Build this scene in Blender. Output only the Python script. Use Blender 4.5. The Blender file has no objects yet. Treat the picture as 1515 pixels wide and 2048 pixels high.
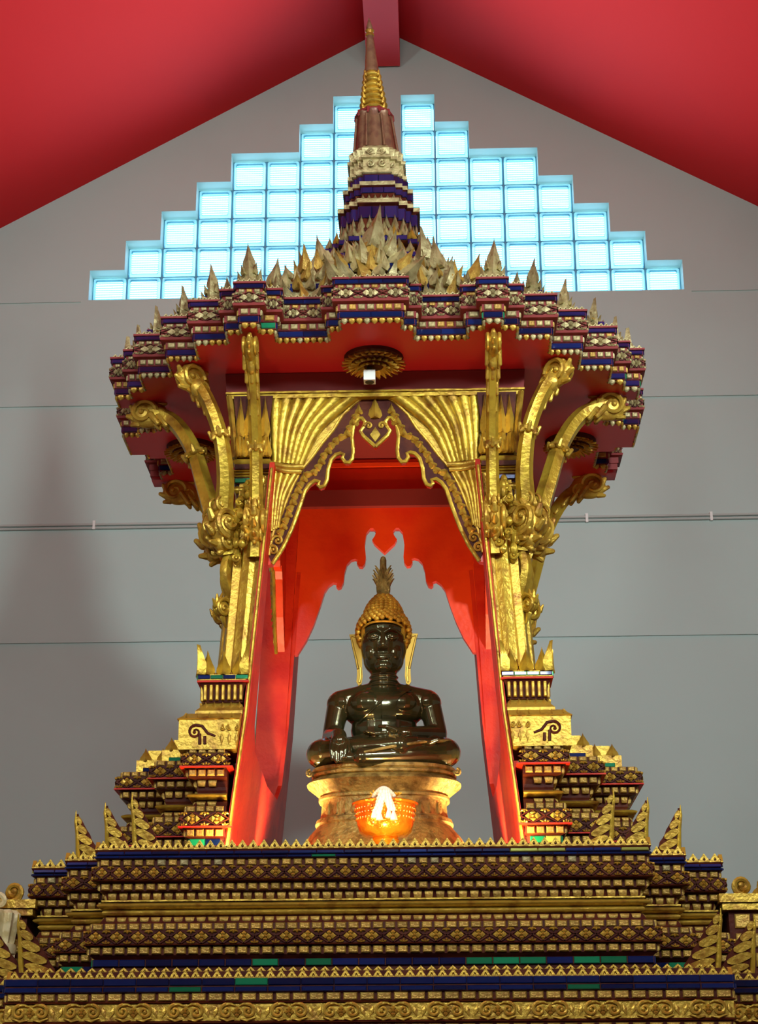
import bpy, bmesh, math, random
from math import sin, cos, pi, radians, sqrt
from mathutils import Vector, Matrix
from mathutils.geometry import tessellate_polygon

random.seed(7)
sc = bpy.context.scene
col = sc.collection

# ------------------------------------------------------------------ camera
PITCH, YAW, ROLL = radians(20.1), radians(1.7), radians(0.25)
fw = Vector((-sin(YAW)*cos(PITCH), cos(YAW)*cos(PITCH), sin(PITCH)))
rt = fw.cross(Vector((0, 0, 1))).normalized()
up = rt.cross(fw)
rt2 = rt*cos(ROLL) - up*sin(ROLL)
up2 = up*cos(ROLL) + rt*sin(ROLL)
cam = bpy.data.cameras.new('camera')
cam.sensor_fit = 'HORIZONTAL'; cam.sensor_width = 36.0; cam.lens = 3480/1515*36.0
cam.clip_start = 0.05; cam.clip_end = 200
camo = bpy.data.objects.new('camera', cam); col.objects.link(camo)
camo.matrix_world = Matrix(((rt2.x, up2.x, -fw.x, 0.165), (rt2.y, up2.y, -fw.y, 0.0),
                            (rt2.z, up2.z, -fw.z, 1.5), (0, 0, 0, 1)))
sc.camera = camo

# ------------------------------------------------------------------ view, world, lights
sc.view_settings.view_transform = 'Standard'
sc.view_settings.look = 'None'
sc.view_settings.gamma = 1.0
sc.view_settings.use_curve_mapping = False
sc.view_settings.exposure = 0.0

world = bpy.data.worlds.new('daylight'); sc.world = world
world.use_nodes = True
wn = world.node_tree.nodes; wl = world.node_tree.links
wn.clear()
w_out = wn.new('ShaderNodeOutputWorld'); w_bg = wn.new('ShaderNodeBackground')
w_tc = wn.new('ShaderNodeTexCoord'); w_sx = wn.new('ShaderNodeSeparateXYZ')
w_cr = wn.new('ShaderNodeValToRGB'); w_mr = wn.new('ShaderNodeMapRange')
wl.new(w_tc.outputs['Generated'], w_sx.inputs[0])
wl.new(w_sx.outputs['Z'], w_mr.inputs['Value'])
w_mr.inputs['From Min'].default_value = -1; w_mr.inputs['From Max'].default_value = 1
wl.new(w_mr.outputs[0], w_cr.inputs[0])
cr = w_cr.color_ramp
cr.elements[0].position = 0.0; cr.elements[0].color = (0.55, 0.54, 0.50, 1)
cr.elements[1].position = 1.0; cr.elements[1].color = (0.10, 0.22, 0.36, 1)
e = cr.elements.new(0.485); e.color = (0.55, 0.54, 0.50, 1)
e = cr.elements.new(0.515); e.color = (0.46, 0.50, 0.52, 1)
e = cr.elements.new(0.75); e.color = (0.25, 0.34, 0.39, 1)
w_bg.inputs['Strength'].default_value = 23.0
wl.new(w_cr.outputs[0], w_bg.inputs['Color'])
wl.new(w_bg.outputs[0], w_out.inputs[0])

def light(name, kind, loc, energy, color=(1, 1, 1), target=None, size=0.3, size_y=None, spot=None, blend=0.6):
    l = bpy.data.lights.new(name, kind); l.energy = energy; l.color = color
    if kind == 'AREA':
        l.size = size
        if size_y: l.shape = 'RECTANGLE'; l.size_y = size_y
    elif kind in ('POINT', 'SPOT'):
        l.shadow_soft_size = size
    if kind == 'SPOT':
        l.spot_size = radians(spot or 60); l.spot_blend = blend
    o = bpy.data.objects.new(name, l); col.objects.link(o); o.location = loc
    if target is not None:
        d = Vector(target) - Vector(loc)
        o.rotation_euler = d.to_track_quat('-Z', 'Y').to_euler()
    return o

XC = -0.057
# hall lamps outside the picture: the one front right throws the pavilion's soft shadow on the wall
light('hall_lamp_right_offscreen', 'SPOT', (2.75, 0.3, 4.80), 950, (0.86, 1.0, 0.96), (0.1, 7.0, 3.75), 0.19, spot=58, blend=1.0)
light('hall_lamp_left_offscreen', 'AREA', (-2.6, -0.6, 4.9), 85, (0.86, 1.0, 0.96), (0, 6.0, 3.2), 0.5)
light('hall_lamp_middle_offscreen', 'AREA', (0.2, -2.6, 5.3), 190, (0.88, 1.0, 0.94), (0, 6.0, 2.6), 1.6)
# lamps on both side walls, turned up: they light the ceiling slopes and leave the far side of the beam in shade
for s_, nm_ in ((-1, 'left'), (1, 'right')):
    light('wall_lamp_%s_offscreen' % nm_, 'SPOT', (XC+s_*4.9, 6.4, 4.25), 1250, (1.0, 0.97, 0.93), (XC-s_*1.25, 6.95, 7.05), 0.12, spot=30, blend=1.0)
# warm floor lamps behind the crest: their glow shows on the pedestals, posts and bowl
UPL = [(-0.350, 4.585, 2.245), (0.374, 4.585, 2.245), (0.03, 4.72, 2.25), (-0.315, 5.20, 2.25), (0.345, 5.20, 2.25)]
for i, p in enumerate(UPL):
    if i < 3: light('floor_lamp_glow', 'POINT', p, (6.0, 6.0, 4.0)[i], (1.0, 0.68, 0.28), None, 0.02)
    else: light('floor_lamp_glow', 'SPOT', p, 50, (1.0, 0.74, 0.38), (p[0]*.3, 5.70, 3.45), 0.02, spot=80, blend=1.0)   # the glow inside the arches
# portal so that daylight through the glass blocks is sampled well
pl = bpy.data.lights.new('window_portal', 'AREA'); pl.shape = 'RECTANGLE'; pl.size = 3.5; pl.size_y = 1.45
pl.cycles.is_portal = True
po = bpy.data.objects.new('window_portal', pl); col.objects.link(po)
po.location = (-0.057, 8.99, 6.67); po.rotation_euler = (radians(-90), 0, 0)

# ------------------------------------------------------------------ materials
MATS = {}
def mat(name, c, rough=0.5, metal=0.0, noise=0.0, nscale=30, c2=None, bump=0.0, bscale=60, rnd=0.0, spec=0.5, wear=(0.45, 0.62), coat=0.0):
    m = bpy.data.materials.new(name); m.use_nodes = True
    nt = m.node_tree; n = nt.nodes; l = nt.links
    b = n['Principled BSDF']
    b.inputs['Base Color'].default_value = (*c, 1)
    b.inputs['Roughness'].default_value = rough
    b.inputs['Metallic'].default_value = metal
    b.inputs['Specular IOR Level'].default_value = spec
    b.inputs['Coat Weight'].default_value = coat
    tc = n.new('ShaderNodeTexCoord')
    colout = None
    if c2 is not None:
        t = n.new('ShaderNodeTexNoise'); t.inputs['Scale'].default_value = nscale; t.inputs['Detail'].default_value = 6
        l.new(tc.outputs['Object'], t.inputs['Vector'])
        r = n.new('ShaderNodeValToRGB'); r.color_ramp.elements[0].position = wear[0]; r.color_ramp.elements[1].position = wear[1]
        r.color_ramp.elements[0].color = (*c, 1); r.color_ramp.elements[1].color = (*c2, 1)
        l.new(t.outputs['Fac'], r.inputs[0]); colout = r.outputs[0]
    if rnd > 0:
        oi = n.new('ShaderNodeObjectInfo'); hs = n.new('ShaderNodeHueSaturation')
        mr = n.new('ShaderNodeMapRange'); mr.inputs['To Min'].default_value = 1-rnd; mr.inputs['To Max'].default_value = 1+rnd
        l.new(oi.outputs['Random'], mr.inputs['Value']); l.new(mr.outputs[0], hs.inputs['Value'])
        hs.inputs['Color'].default_value = (*c, 1)
        if colout: l.new(colout, hs.inputs['Color'])
        colout = hs.outputs[0]
    if colout: l.new(colout, b.inputs['Base Color'])
    if bump > 0:
        t2 = n.new('ShaderNodeTexNoise'); t2.inputs['Scale'].default_value = bscale; t2.inputs['Detail'].default_value = 5
        l.new(tc.outputs['Object'], t2.inputs['Vector'])
        bp = n.new('ShaderNodeBump'); bp.inputs['Strength'].default_value = bump; bp.inputs['Distance'].default_value = 0.01
        l.new(t2.outputs['Fac'], bp.inputs['Height']); l.new(bp.outputs[0], b.inputs['Normal'])
    MATS[name] = m
    return m

mat('wall_paint', (0.465, 0.56, 0.54), 0.7, c2=(0.445, 0.535, 0.515), nscale=1.2, bump=0.02, bscale=300)
mat('ceiling_red', (0.66, 0.022, 0.026), 0.65, spec=0.12)
mat('beam_red', (0.74, 0.05, 0.06), 0.6, spec=0.15)
mat('floor_tile', (0.35, 0.30, 0.26), 0.3)
mat('side_wall', (0.55, 0.54, 0.50), 0.7)
mat('gold', (0.60, 0.38, 0.05), 0.36, 0.55, c2=(0.28, 0.11, 0.018), nscale=26, bump=0.25, bscale=90, rnd=0.12, wear=(0.50, 0.72))
mat('gold_bright', (0.60, 0.40, 0.04), 0.34, 0.55, c2=(0.27, 0.12, 0.016), nscale=22, bump=0.25, bscale=70, wear=(0.46, 0.74))
mat('gold_tile', (0.56, 0.37, 0.075), 0.42, 0.45, c2=(0.38, 0.20, 0.038), nscale=60, bump=0.35, bscale=160, rnd=0.25, wear=(0.42, 0.66))
mat('gold_pale', (0.50, 0.43, 0.21), 0.40, 0.40, c2=(0.30, 0.23, 0.10), nscale=40, bump=0.3, bscale=120, rnd=0.2)
mat('maroon', (0.055, 0.007, 0.004), 0.5, 0.0, c2=(0.095, 0.018, 0.006), nscale=20, bump=0.15, bscale=80, spec=0.15)
mat('maroon_red', (0.24, 0.030, 0.030), 0.5, 0.0, spec=0.2)
mat('soffit_red', (0.62, 0.018, 0.030), 0.42)
mat('orange_red', (0.86, 0.055, 0.006), 0.42, c2=(0.74, 0.028, 0.004), nscale=5, bump=0.15, bscale=40, coat=0.2)
mat('post_red', (0.66, 0.030, 0.008), 0.50, c2=(0.55, 0.012, 0.004), nscale=9, bump=0.25, bscale=50, spec=0.3)
mat('blue_glass', (0.004, 0.016, 0.105), 0.12, 0.35, rnd=0.5, coat=1.0)
mat('green_glass', (0.006, 0.22, 0.10), 0.15, 0.3, rnd=0.35, coat=1.0)
mat('yellow_glass', (0.40, 0.42, 0.08), 0.15, 0.4, rnd=0.3, coat=0.8)
mat('bronze', (0.062, 0.056, 0.020), 0.17, 0.55, c2=(0.075, 0.058, 0.018), nscale=12, bump=0.06, bscale=40, coat=0.6)
mat('bronze_gold', (0.42, 0.29, 0.075), 0.48, 0.40, c2=(0.20, 0.125, 0.03), nscale=34, bump=0.6, bscale=110)
mat('hair_gold', (0.80, 0.46, 0.05), 0.34, 0.6, c2=(0.58, 0.30, 0.03), nscale=30)
mat('ear_gold', (0.45, 0.27, 0.04), 0.3, 0.7)
mat('amber', (0.95, 0.40, 0.02), 0.16, 0.55, c2=(0.80, 0.20, 0.01), nscale=26, bump=0.4, bscale=60, coat=0.7)
mat('jasmine', (0.88, 0.85, 0.72), 0.6)
mat('yellow_petal', (0.90, 0.52, 0.03), 0.6)
mat('spire_brown', (0.27, 0.145, 0.08), 0.4, 0.35, c2=(0.19, 0.085, 0.055), nscale=30, bump=0.15, bscale=80)
mat('lamp_white', (0.8, 0.8, 0.78), 0.3)
mat('conduit', (0.42, 0.44, 0.42), 0.5)
mat('metal_dark', (0.06, 0.06, 0.06), 0.4, 0.6)
mat('white_gold', (0.80, 0.70, 0.42), 0.35, 0.2, c2=(0.62, 0.5, 0.24), nscale=40, bump=0.2)

def glass_mat(name, ribs):
    m = bpy.data.materials.new(name); m.use_nodes = True
    nt = m.node_tree; n = nt.nodes; l = nt.links; n.clear()
    out = n.new('ShaderNodeOutputMaterial')
    tr = n.new('ShaderNodeBsdfTransparent'); tl = n.new('ShaderNodeBsdfTranslucent'); gl = n.new('ShaderNodeBsdfGlossy')
    gl.inputs['Roughness'].default_value = 0.1; gl.inputs['Color'].default_value = (0.8, 0.95, 1, 1)
    tl.inputs['Color'].default_value = (0.25, 0.60, 0.72, 1)
    tr.inputs['Color'].default_value = (0.10, 0.26, 0.32, 1)
    m1 = n.new('ShaderNodeMixShader'); m2 = n.new('ShaderNodeMixShader')
    m1.inputs[0].default_value = 0.35; m2.inputs[0].default_value = 0.06
    l.new(tr.outputs[0], m1.inputs[1]); l.new(tl.outputs[0], m1.inputs[2])
    l.new(m1.outputs[0], m2.inputs[1]); l.new(gl.outputs[0], m2.inputs[2])
    l.new(m2.outputs[0], out.inputs[0])
    if ribs:
        tc = n.new('ShaderNodeTexCoord')
        wv = n.new('ShaderNodeTexWave'); wv.wave_type = 'BANDS'; wv.bands_direction = 'Z'
        wv.inputs['Scale'].default_value = 22.0; wv.inputs['Distortion'].default_value = 0.0
        wx = n.new('ShaderNodeTexWave'); wx.wave_type = 'BANDS'; wx.bands_direction = 'X'
        wx.inputs['Scale'].default_value = 22.0
        ad = n.new('ShaderNodeMath'); ad.operation = 'MULTIPLY_ADD'; ad.inputs[1].default_value = 0.07
        l.new(tc.outputs['Object'], wv.inputs['Vector']); l.new(tc.outputs['Object'], wx.inputs['Vector'])
        l.new(wx.outputs['Fac'], ad.inputs[0]); l.new(wv.outputs['Fac'], ad.inputs[2])
        r = n.new('ShaderNodeValToRGB')
        r.color_ramp.elements[0].position = 0.12; r.color_ramp.elements[0].color = (0.14, 0.46, 0.66, 1)
        r.color_ramp.elements[1].position = 0.80; r.color_ramp.elements[1].color = (0.92, 0.97, 0.99, 1)
        l.new(ad.outputs[0], r.inputs[0]); l.new(r.outputs[0], tr.inputs['Color'])
        m1.inputs[0].default_value = 0.12
    MATS[name] = m
glass_mat('pane_glass', True)
glass_mat('block_glass', False)
mat('mortar', (0.10, 0.28, 0.42), 0.6)

# ------------------------------------------------------------------ mesh helpers
class MB:
    def __init__(s): s.v = []; s.f = []
    def add(s, vs, fs, M=None):
        o = len(s.v)
        s.v += [tuple(M @ Vector(v)) if M else tuple(v) for v in vs]
        s.f += [tuple(i+o for i in f) for f in fs]
        return s
    def merge(s, other, M=None): return s.add(other.v, other.f, M)
    def box(s, c, d, M=None):
        x, y, z = c; a, b, h = d[0]/2, d[1]/2, d[2]/2
        vs = [(x+i*a, y+j*b, z+k*h) for k in (-1, 1) for j in (-1, 1) for i in (-1, 1)]
        return s.add(vs, [(0, 2, 3, 1), (4, 5, 7, 6), (0, 1, 5, 4), (2, 6, 7, 3), (0, 4, 6, 2), (1, 3, 7, 5)], M)
    def frustum(s, w, h, t, k=0.75, M=None):      # tile: back in plane y=0, face towards -y, centred on x, z
        a, b = w/2, h/2; c, d = a-t*k*0.5, b-t*k*0.5
        vs = [(-a, 0.002, -b), (a, 0.002, -b), (a, 0.002, b), (-a, 0.002, b), (-a, -t*.55, -b), (a, -t*.55, -b), (a, -t*.55, b), (-a, -t*.55, b),
              (-c, -t, -d), (c, -t, -d), (c, -t, d), (-c, -t, d)]
        fs = [(0, 3, 2, 1)]
        for o in (0, 4):
            for i in range(4):
                j = (i+1) % 4; fs.append((o+i, o+j, o+4+j, o+4+i))
        fs.append((8, 9, 10, 11))
        return s.add(vs, fs, M)
    def prism(s, poly, fn, d0, d1, M=None):       # poly 2d, fn(u,v,d)->xyz
        n = len(poly)
        vs = [fn(u, v, d0) for u, v in poly] + [fn(u, v, d1) for u, v in poly]
        fs = [(i, (i+1) % n, n+(i+1) % n, n+i) for i in range(n)]
        tri = tessellate_polygon([[Vector((u, v, 0)) for u, v in poly]])
        fs += [tuple(t) for t in tri] + [tuple(n+i for i in reversed(t)) for t in tri]
        return s.add(vs, fs, M)
    def rings(s, rings, cap=True, M=None):
        n = len(rings[0]); vs = [p for r in rings for p in r]; fs = []
        for k in range(len(rings)-1):
            for i in range(n):
                j = (i+1) % n; fs.append((k*n+i, k*n+j, (k+1)*n+j, (k+1)*n+i))
        if cap:
            fs.append(tuple(reversed(range(n)))); fs.append(tuple((len(rings)-1)*n+i for i in range(n)))
        return s.add(vs, fs, M)
    def tube(s, path, rad, n=8, flat=1.0, ridge=0.0, M=None, ref=Vector((0, 0, 1))):
        P = [Vector(p) for p in path]; m = len(P)
        if not hasattr(rad, '__len__'): rad = [rad]*m
        rs = []; prev = None
        for i in range(m):
            t = (P[min(i+1, m-1)]-P[max(i-1, 0)]).normalized()
            if prev is None:
                a = ref if abs(t.dot(ref)) < 0.95 else Vector((1, 0, 0))
                u = (a - t*a.dot(t)).normalized()
            else:
                u = (prev - t*prev.dot(t)).normalized()
            prev = u; w = t.cross(u)
            ring = []
            for k in range(n):
                a = 2*pi*k/n; r = rad[i]*(1+ridge*(1 if k % 2 == 0 else -1))
                ring.append(tuple(P[i]+u*(cos(a)*r)+w*(sin(a)*r*flat)))
            rs.append(ring)
        return s.rings(rs, True, M)
    def lathe(s, prof, n=24, c=(0, 0), sy=1.0, M=None, flute=0.0, fn=8):
        rs = []
        for r, z in prof:
            rs.append([(c[0]+r*(1+flute*cos(fn*2*pi*k/n))*cos(2*pi*k/n), c[1]+sy*r*(1+flute*cos(fn*2*pi*k/n))*sin(2*pi*k/n), z) for k in range(n)])
        return s.rings(rs, True, M)
    def ell(s, c, r, nu=12, nv=8, M=None):
        rs = []
        for j in range(1, nv):
            t = -pi/2+pi*j/nv
            rs.append([(c[0]+r[0]*cos(t)*cos(2*pi*i/nu), c[1]+r[1]*cos(t)*sin(2*pi*i/nu), c[2]+r[2]*sin(t)) for i in range(nu)])
        o = len(rs)*nu
        vs = [p for q in rs for p in q]+[(c[0], c[1], c[2]-r[2]), (c[0], c[1], c[2]+r[2])]
        fs = []
        for k in range(len(rs)-1):
            for i in range(nu):
                j = (i+1) % nu; fs.append((k*nu+i, k*nu+j, (k+1)*nu+j, (k+1)*nu+i))
        for i in range(nu):
            j = (i+1) % nu
            fs.append((j, i, o)); fs.append(((len(rs)-1)*nu+i, (len(rs)-1)*nu+j, o+1))
        return s.add(vs, fs, M)
    def cap(s, p, q, r1, r2, n=12):               # rounded cone
        p = Vector(p); q = Vector(q); d = q-p; L = d.length; t = d/L
        path = []; rad = []
        for k in range(5):
            a = pi/2*k/5; path.append(p-t*(r1*cos(a))); rad.append(max(r1*sin(a), r1*0.08))
        path += [p]; rad += [r1]
        path += [q]; rad += [r2]
        for k in range(4, -1, -1):
            a = pi/2*k/5; path.append(q+t*(r2*cos(a))); rad.append(max(r2*sin(a), r2*0.08))
        return s.tube(path, rad, n)
    def mesh(s, name, smooth=True, ang=38):
        me = bpy.data.meshes.new(name); me.from_pydata(s.v, [], s.f); me.update()
        bm = bmesh.new(); bm.from_mesh(me); bmesh.ops.recalc_face_normals(bm, faces=bm.faces); bm.to_mesh(me); bm.free()
        if smooth:
            me.shade_smooth(); me.set_sharp_from_angle(angle=radians(ang))
        return me

WM = {}
I4 = Matrix.Identity(4)
def obj(name, mesh, m, parent=None, M=I4, label=None, cat=None, kind=None, group=None, smooth=True):
    if isinstance(mesh, MB): mesh = mesh.mesh(name, smooth)
    mm = MATS[m] if isinstance(m, str) else m
    if not mesh.materials: mesh.materials.append(mm)
    o = bpy.data.objects.new(name, mesh); col.objects.link(o)
    if mesh.materials[0] is not mm:
        o.material_slots[0].link = 'OBJECT'; o.material_slots[0].material = mm
    if parent is not None:
        o.parent = parent; o.matrix_parent_inverse = WM[parent].inverted()
    o.matrix_basis = M; WM[o] = M.copy()
    if label: o['label'] = label
    if cat: o['category'] = cat
    if kind: o['kind'] = kind
    if group: o['group'] = group
    return o
def thing(name, loc, label, cat, group=None, kind=None):
    o = bpy.data.objects.new(name, None); col.objects.link(o); o.empty_display_size = 0.05
    M = Matrix.Translation(loc); o.matrix_basis = M; WM[o] = M
    o['label'] = label; o['category'] = cat
    if group: o['group'] = group
    if kind: o['kind'] = kind
    return o

TX, TY = 0.012, 5.34
TM = Matrix.Translation((TX, TY, 0))
def Mtx(x, y, z, rz=0.0, s=(1, 1, 1)):
    return Matrix.Translation((x, y, z)) @ Matrix.Rotation(rz, 4, 'Z') @ Matrix.Diagonal((*s, 1))

def quad_poly(Q):
    return list(Q)+[(x, -y) for x, y in reversed(Q)]+[(-x, -y) for x, y in Q]+[(-x, y) for x, y in reversed(Q)]
def offset(poly, d):
    n = len(poly); out = []
    for i in range(n):
        a = Vector(poly[i-1]); b = Vector(poly[i]); c = Vector(poly[(i+1) % n])
        e1 = (b-a).normalized(); e2 = (c-b).normalized()
        n1 = Vector((e1.y, -e1.x)); n2 = Vector((e2.y, -e2.x))
        k = 1+n1.dot(n2)
        q = b+(n1+n2)*(d/max(k, 0.2)); out.append((q.x, q.y))
    return out
def sweep(poly, prof, capb=True, capt=True, mb=None):
    mb = mb or MB()
    n = len(poly); rs = []
    for d, z in prof: rs.append([(x, y, z) for x, y in offset(poly, d)])
    mb.rings(rs, False)
    o = len(mb.v)-n*len(rs)
    tri = tessellate_polygon([[Vector((x, y, 0)) for x, y, z in rs[0]]])
    if capb: mb.f += [tuple(o+i for i in t) for t in tri]
    tri = tessellate_polygon([[Vector((x, y, 0)) for x, y, z in rs[-1]]])
    if capt: mb.f += [tuple(o+n*(len(rs)-1)+i for i in t) for t in tri]
    return mb
def torus_prof(d, z0, z1, bulge, k=6):
    return [(d-0.03, z0)]+[(d+bulge*sin(pi*i/k), z0+(z1-z0)*i/k) for i in range(k+1)]+[(d-0.03, z1)]

def edges_of(poly, d):
    P = offset(poly, d); n = len(P); out = []
    for i in range(n):
        a = Vector(P[i]); b = Vector(P[(i+1) % n]); e = b-a; L = e.length
        if L < 1e-6: continue
        e.normalize(); out.append((a, e, L, Vector((e.y, -e.x))))
    return out

class Pieces:
    """collects alike pieces of one thing: the first 300 become objects, the rest one stuff part"""
    def __init__(s, name): s.name = name; s.items = []
    def put(s, mesh_key, M, matname, parent, w): s.items.append((w, len(s.items), mesh_key, M, matname, parent))
    def flush(s, thing_, merged_mat, limit=300):
        s.items.sort(key=lambda t: (t[0], t[1]))
        for w, i, mk, M, mn, par in s.items[:limit]:
            obj(s.name, MESHES[mk], mn, par, M)
        rest = s.items[limit:]
        if rest:
            mb = MB()
            for w, i, mk, M, mn, par in rest: mb.merge(RAW[mk], M)
            obj(s.name+'_rest', mb, merged_mat, thing_, I4, kind='stuff')
MESHES = {}; RAW = {}
def reg(key, mb, smooth=True, ang=38):
    RAW[key] = mb; MESHES[key] = mb.mesh(key, smooth, ang); return key

def place_row(pc, poly, d, z, pitch, key, matname, parent, inset=0.0, ymax=0.3, pri=0, fit=True, basew=None, mats=None, skip_short=0.0, world=TM, tilt=0.0, sides=True, inner=0, xmin=0.0):
    for a, e, L, nn in edges_of(poly, d):
        if nn.y > 0.5 or nn.x*inner > 0.5: continue
        mid = a+e*(L/2)
        if mid.y > ymax: continue
        if L < skip_short: continue
        front = nn.y < -0.5
        if not front and not sides: continue
        Lu = L-2*inset
        if Lu <= 0.004: continue
        n = max(1, int(round(Lu/pitch)))
        pw = Lu/n
        rz = math.atan2(e.y, e.x)
        for i in range(n):
            p = a+e*(inset+pw*(i+0.5))
            if abs(p.x) < xmin: continue
            sx = (pw/pitch) if fit else 1.0
            M = world @ Mtx(p.x, p.y, z, rz, (sx, 1, 1))
            if tilt: M = M @ Matrix.Rotation(tilt, 4, 'X')
            mn = matname if not mats else random.choices(mats[0], mats[1])[0]
            pc.put(key, M, mn, parent, pri + (0 if front else 100) + (0.01*p.y))

# ---- ornament meshes -------------------------------------------------------
def tile_key(w, h, t=0.006):
    k = 'tile_%d_%d_%d' % (w*1e4, h*1e4, t*1e4)
    if k not in MESHES: reg(k, MB().frustum(w, h, t), False)
    return k
def petal_tile(w, h, t=0.010):                    # curved (cyma) tile
    k = 'ptile_%d_%d_%d' % (w*1e4, h*1e4, t*1e4)
    if k not in MESHES:
        mb = MB(); rs = []
        for i in range(6):
            f = i/5; z = -h/2+h*f; y = -t*(0.35+0.65*sin(pi*(0.15+0.75*f))); ww = w/2*(0.80+0.2*f)
            rs.append([(-ww, 0.004, z), (ww, 0.004, z), (ww, y*0.8, z), (ww*0.6, y, z), (-ww*0.6, y, z), (-ww, y*0.8, z)])
        mb.rings(rs); reg(k, mb)
    return k
def kite(mb, cx, cz, w, h, t, ang):               # raised kite petal, root at (cx,cz), pointing at angle
    ca, sa = cos(ang), sin(ang)
    def P(u, v, y): return (cx+u*ca-v*sa, y, cz+u*sa+v*ca)
    vs = [P(0, 0, 0.001), P(h*.55, -w/2, 0.001), P(h, 0, 0.001), P(h*.55, w/2, 0.001), P(0, 0, -t*.4), P(h*.5, -w*.38, -t*.75), P(h*.93, 0, -t*.5), P(h*.5, w*.38, -t*.75), P(h*.5, 0, -t)]
    fs = [(0, 1, 5, 4), (1, 2, 6, 5), (2, 3, 7, 6), (3, 0, 4, 7), (4, 5, 8), (5, 6, 8), (6, 7, 8), (7, 4, 8)]
    mb.add(vs, fs)
def flower_key(w, h, t=0.008):
    k = 'flower_%d_%d' % (w*1e4, h*1e4)
    if k not in MESHES:
        mb = MB()
        for a in range(4):
            r = (w if a % 2 == 0 else h)/2
            kite(mb, 0, 0, r*1.05, r*0.98, t, a*pi/2)
        mb.ell((0, -t*.6, 0), (h*.13, t*.6, h*.13), 8, 4)
        reg(k, mb)
    return k
def halfflower_key(w, h, t=0.007, upside=False):
    k = 'half_%d_%d_%d' % (w*1e4, h*1e4, upside)
    if k not in MESHES:
        mb = MB(); s = -1 if upside else 1
        z0 = -s*h*0.5
        for a in (0.15, 0.5, 0.85): kite(mb, 0, z0, w*.26, (h*.8 if a == .5 else w*.48), t, s*pi*a)
        mb.ell((0, -t*.4, z0+s*h*.15), (w*.09, t*.5, h*.18), 6, 4)
        reg(k, mb)
    return k
def leaf_raw(w, h, t, curl=0.0, mb=None, M=None):
    prof = [(0.36, 0), (0.52, 0.16), (0.46, 0.34), (0.30, 0.52), (0.24, 0.62), (0.10, 0.82), (0, 1)]
    mb = mb or MB(); vs = []; fs = []
    def yb(f): return -curl*h*f*f
    for f_, z in prof:
        y0 = yb(z)
        vs += [(-f_*w, y0+t*.35, z*h), (0, y0-t*(1-z*.6), z*h), (f_*w, y0+t*.35, z*h), (0, y0+t*.45, z*h)]
    n = len(prof)
    for i in range(n-1):
        a = i*4; b = a+4
        fs += [(a, a+1, b+1, b), (a+1, a+2, b+2, b+1), (a+2, a+3, b+3, b+2), (a+3, a, b, b+3)]
    fs.append((3, 2, 1, 0))
    return mb.add(vs, fs, M)
def leaf_key(w, h, t, curl=0.0):
    k = 'leaf_%d_%d_%d_%d' % (w*1e4, h*1e4, t*1e4, curl*100)
    if k not in MESHES: reg(k, leaf_raw(w, h, t, curl), True, 25)
    return k
def tooth_key(w, h, t=0.008):
    k = 'tooth_%d_%d' % (w*1e4, h*1e4)
    if k not in MESHES:
        mb = MB(); a = w/2
        out = [(-a, 0), (a, 0), (a, h*.15), (0, h), (-a, h*.15)]
        inn = [(-a*.30, h*.28), (0, h*.10), (a*.30, h*.28), (0, h*.60), (-a*.15, h*.44)]
        vs = [(x, 0.002, z) for x, z in out]+[(x, -t, z) for x, z in out]+[(x, -t, z) for x, z in inn]+[(x, -t*.2, z) for x, z in inn]
        fs = [(i, (i+1) % 5, 5+(i+1) % 5, 5+i) for i in range(5)]+[(4, 3, 2, 1, 0)]
        # front ring
        fs += [(5, 6, 11), (6, 12, 11), (6, 7, 12), (7, 8, 12), (8, 13, 12), (8, 9, 14), (8, 14, 13), (9, 5, 10), (9, 10, 14), (5, 11, 10)]
        fs += [(10+i, 10+(i+1) % 5, 15+(i+1) % 5, 15+i) for i in range(5)]+[(15, 16, 17, 18, 19)]
        reg(k, mb.add(vs, fs), False)
    return k
def spiral(mb, M, R, turns, tube, n=26, taper=0.45, start=0.0, m=6, hand=1):
    path = []; rad = []
    for i in range(n):
        f = i/(n-1); a = start+hand*turns*2*pi*f; r = R*(1-0.86*f)
        path.append((r*cos(a), 0, r*sin(a))); rad.append(tube*(1-taper*f))
    mb.tube(path, rad, m, M=M, ref=Vector((0, 1, 0)))
    e = path[-1]; mb.ell((e[0], 0, e[2]), (tube*1.1,)*3, 8, 6, M)
    return mb

# ================================================================== THE ROOM
XW, YW = -0.057, 8.77                 # centre line and front face of the back wall
APEX, SLOPE = 7.775, 0.585
HALF = 5.2
CW, RH, Z0 = 0.197, 0.187, 6.012      # glass block column width, row height, sill
ROWS = [7, 6, 5, 5, 4, 3, 2, 1]
THK = 0.16
def stair(side):
    pts = [(XW+side*0.1, Z0)]
    for k in range(8): pass
    out = [(XW+side*(0.1+8*CW), Z0)]
    for k in range(7, -1, -1):
        out += [(XW+side*(0.1+(k+1)*CW), Z0+ROWS[k]*RH), (XW+side*(0.1+k*CW), Z0+ROWS[k]*RH)]
    pts = pts+out
    cl = []
    for p in pts:
        if not cl or (Vector(p)-Vector(cl[-1])).length > 1e-6: cl.append(p)
    # drop collinear points
    res = []
    n = len(cl)
    for i in range(n):
        a, b, c = Vector(cl[i-1]), Vector(cl[i]), Vector(cl[(i+1) % n])
        if abs((b-a).cross(c-b)) > 1e-9: res.append(cl[i])
    return res
outer = [(XW-HALF, 0), (XW+HALF, 0), (XW+HALF, APEX-SLOPE*HALF), (XW, APEX), (XW-HALF, APEX-SLOPE*HALF)]
holes = [stair(-1), stair(1)]
mb = MB()
loops = [outer]+holes
flat = [p for lp in loops for p in lp]
tri = tessellate_polygon([[Vector((x, z, 0)) for x, z in lp] for lp in loops])
nfl = len(flat)
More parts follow.
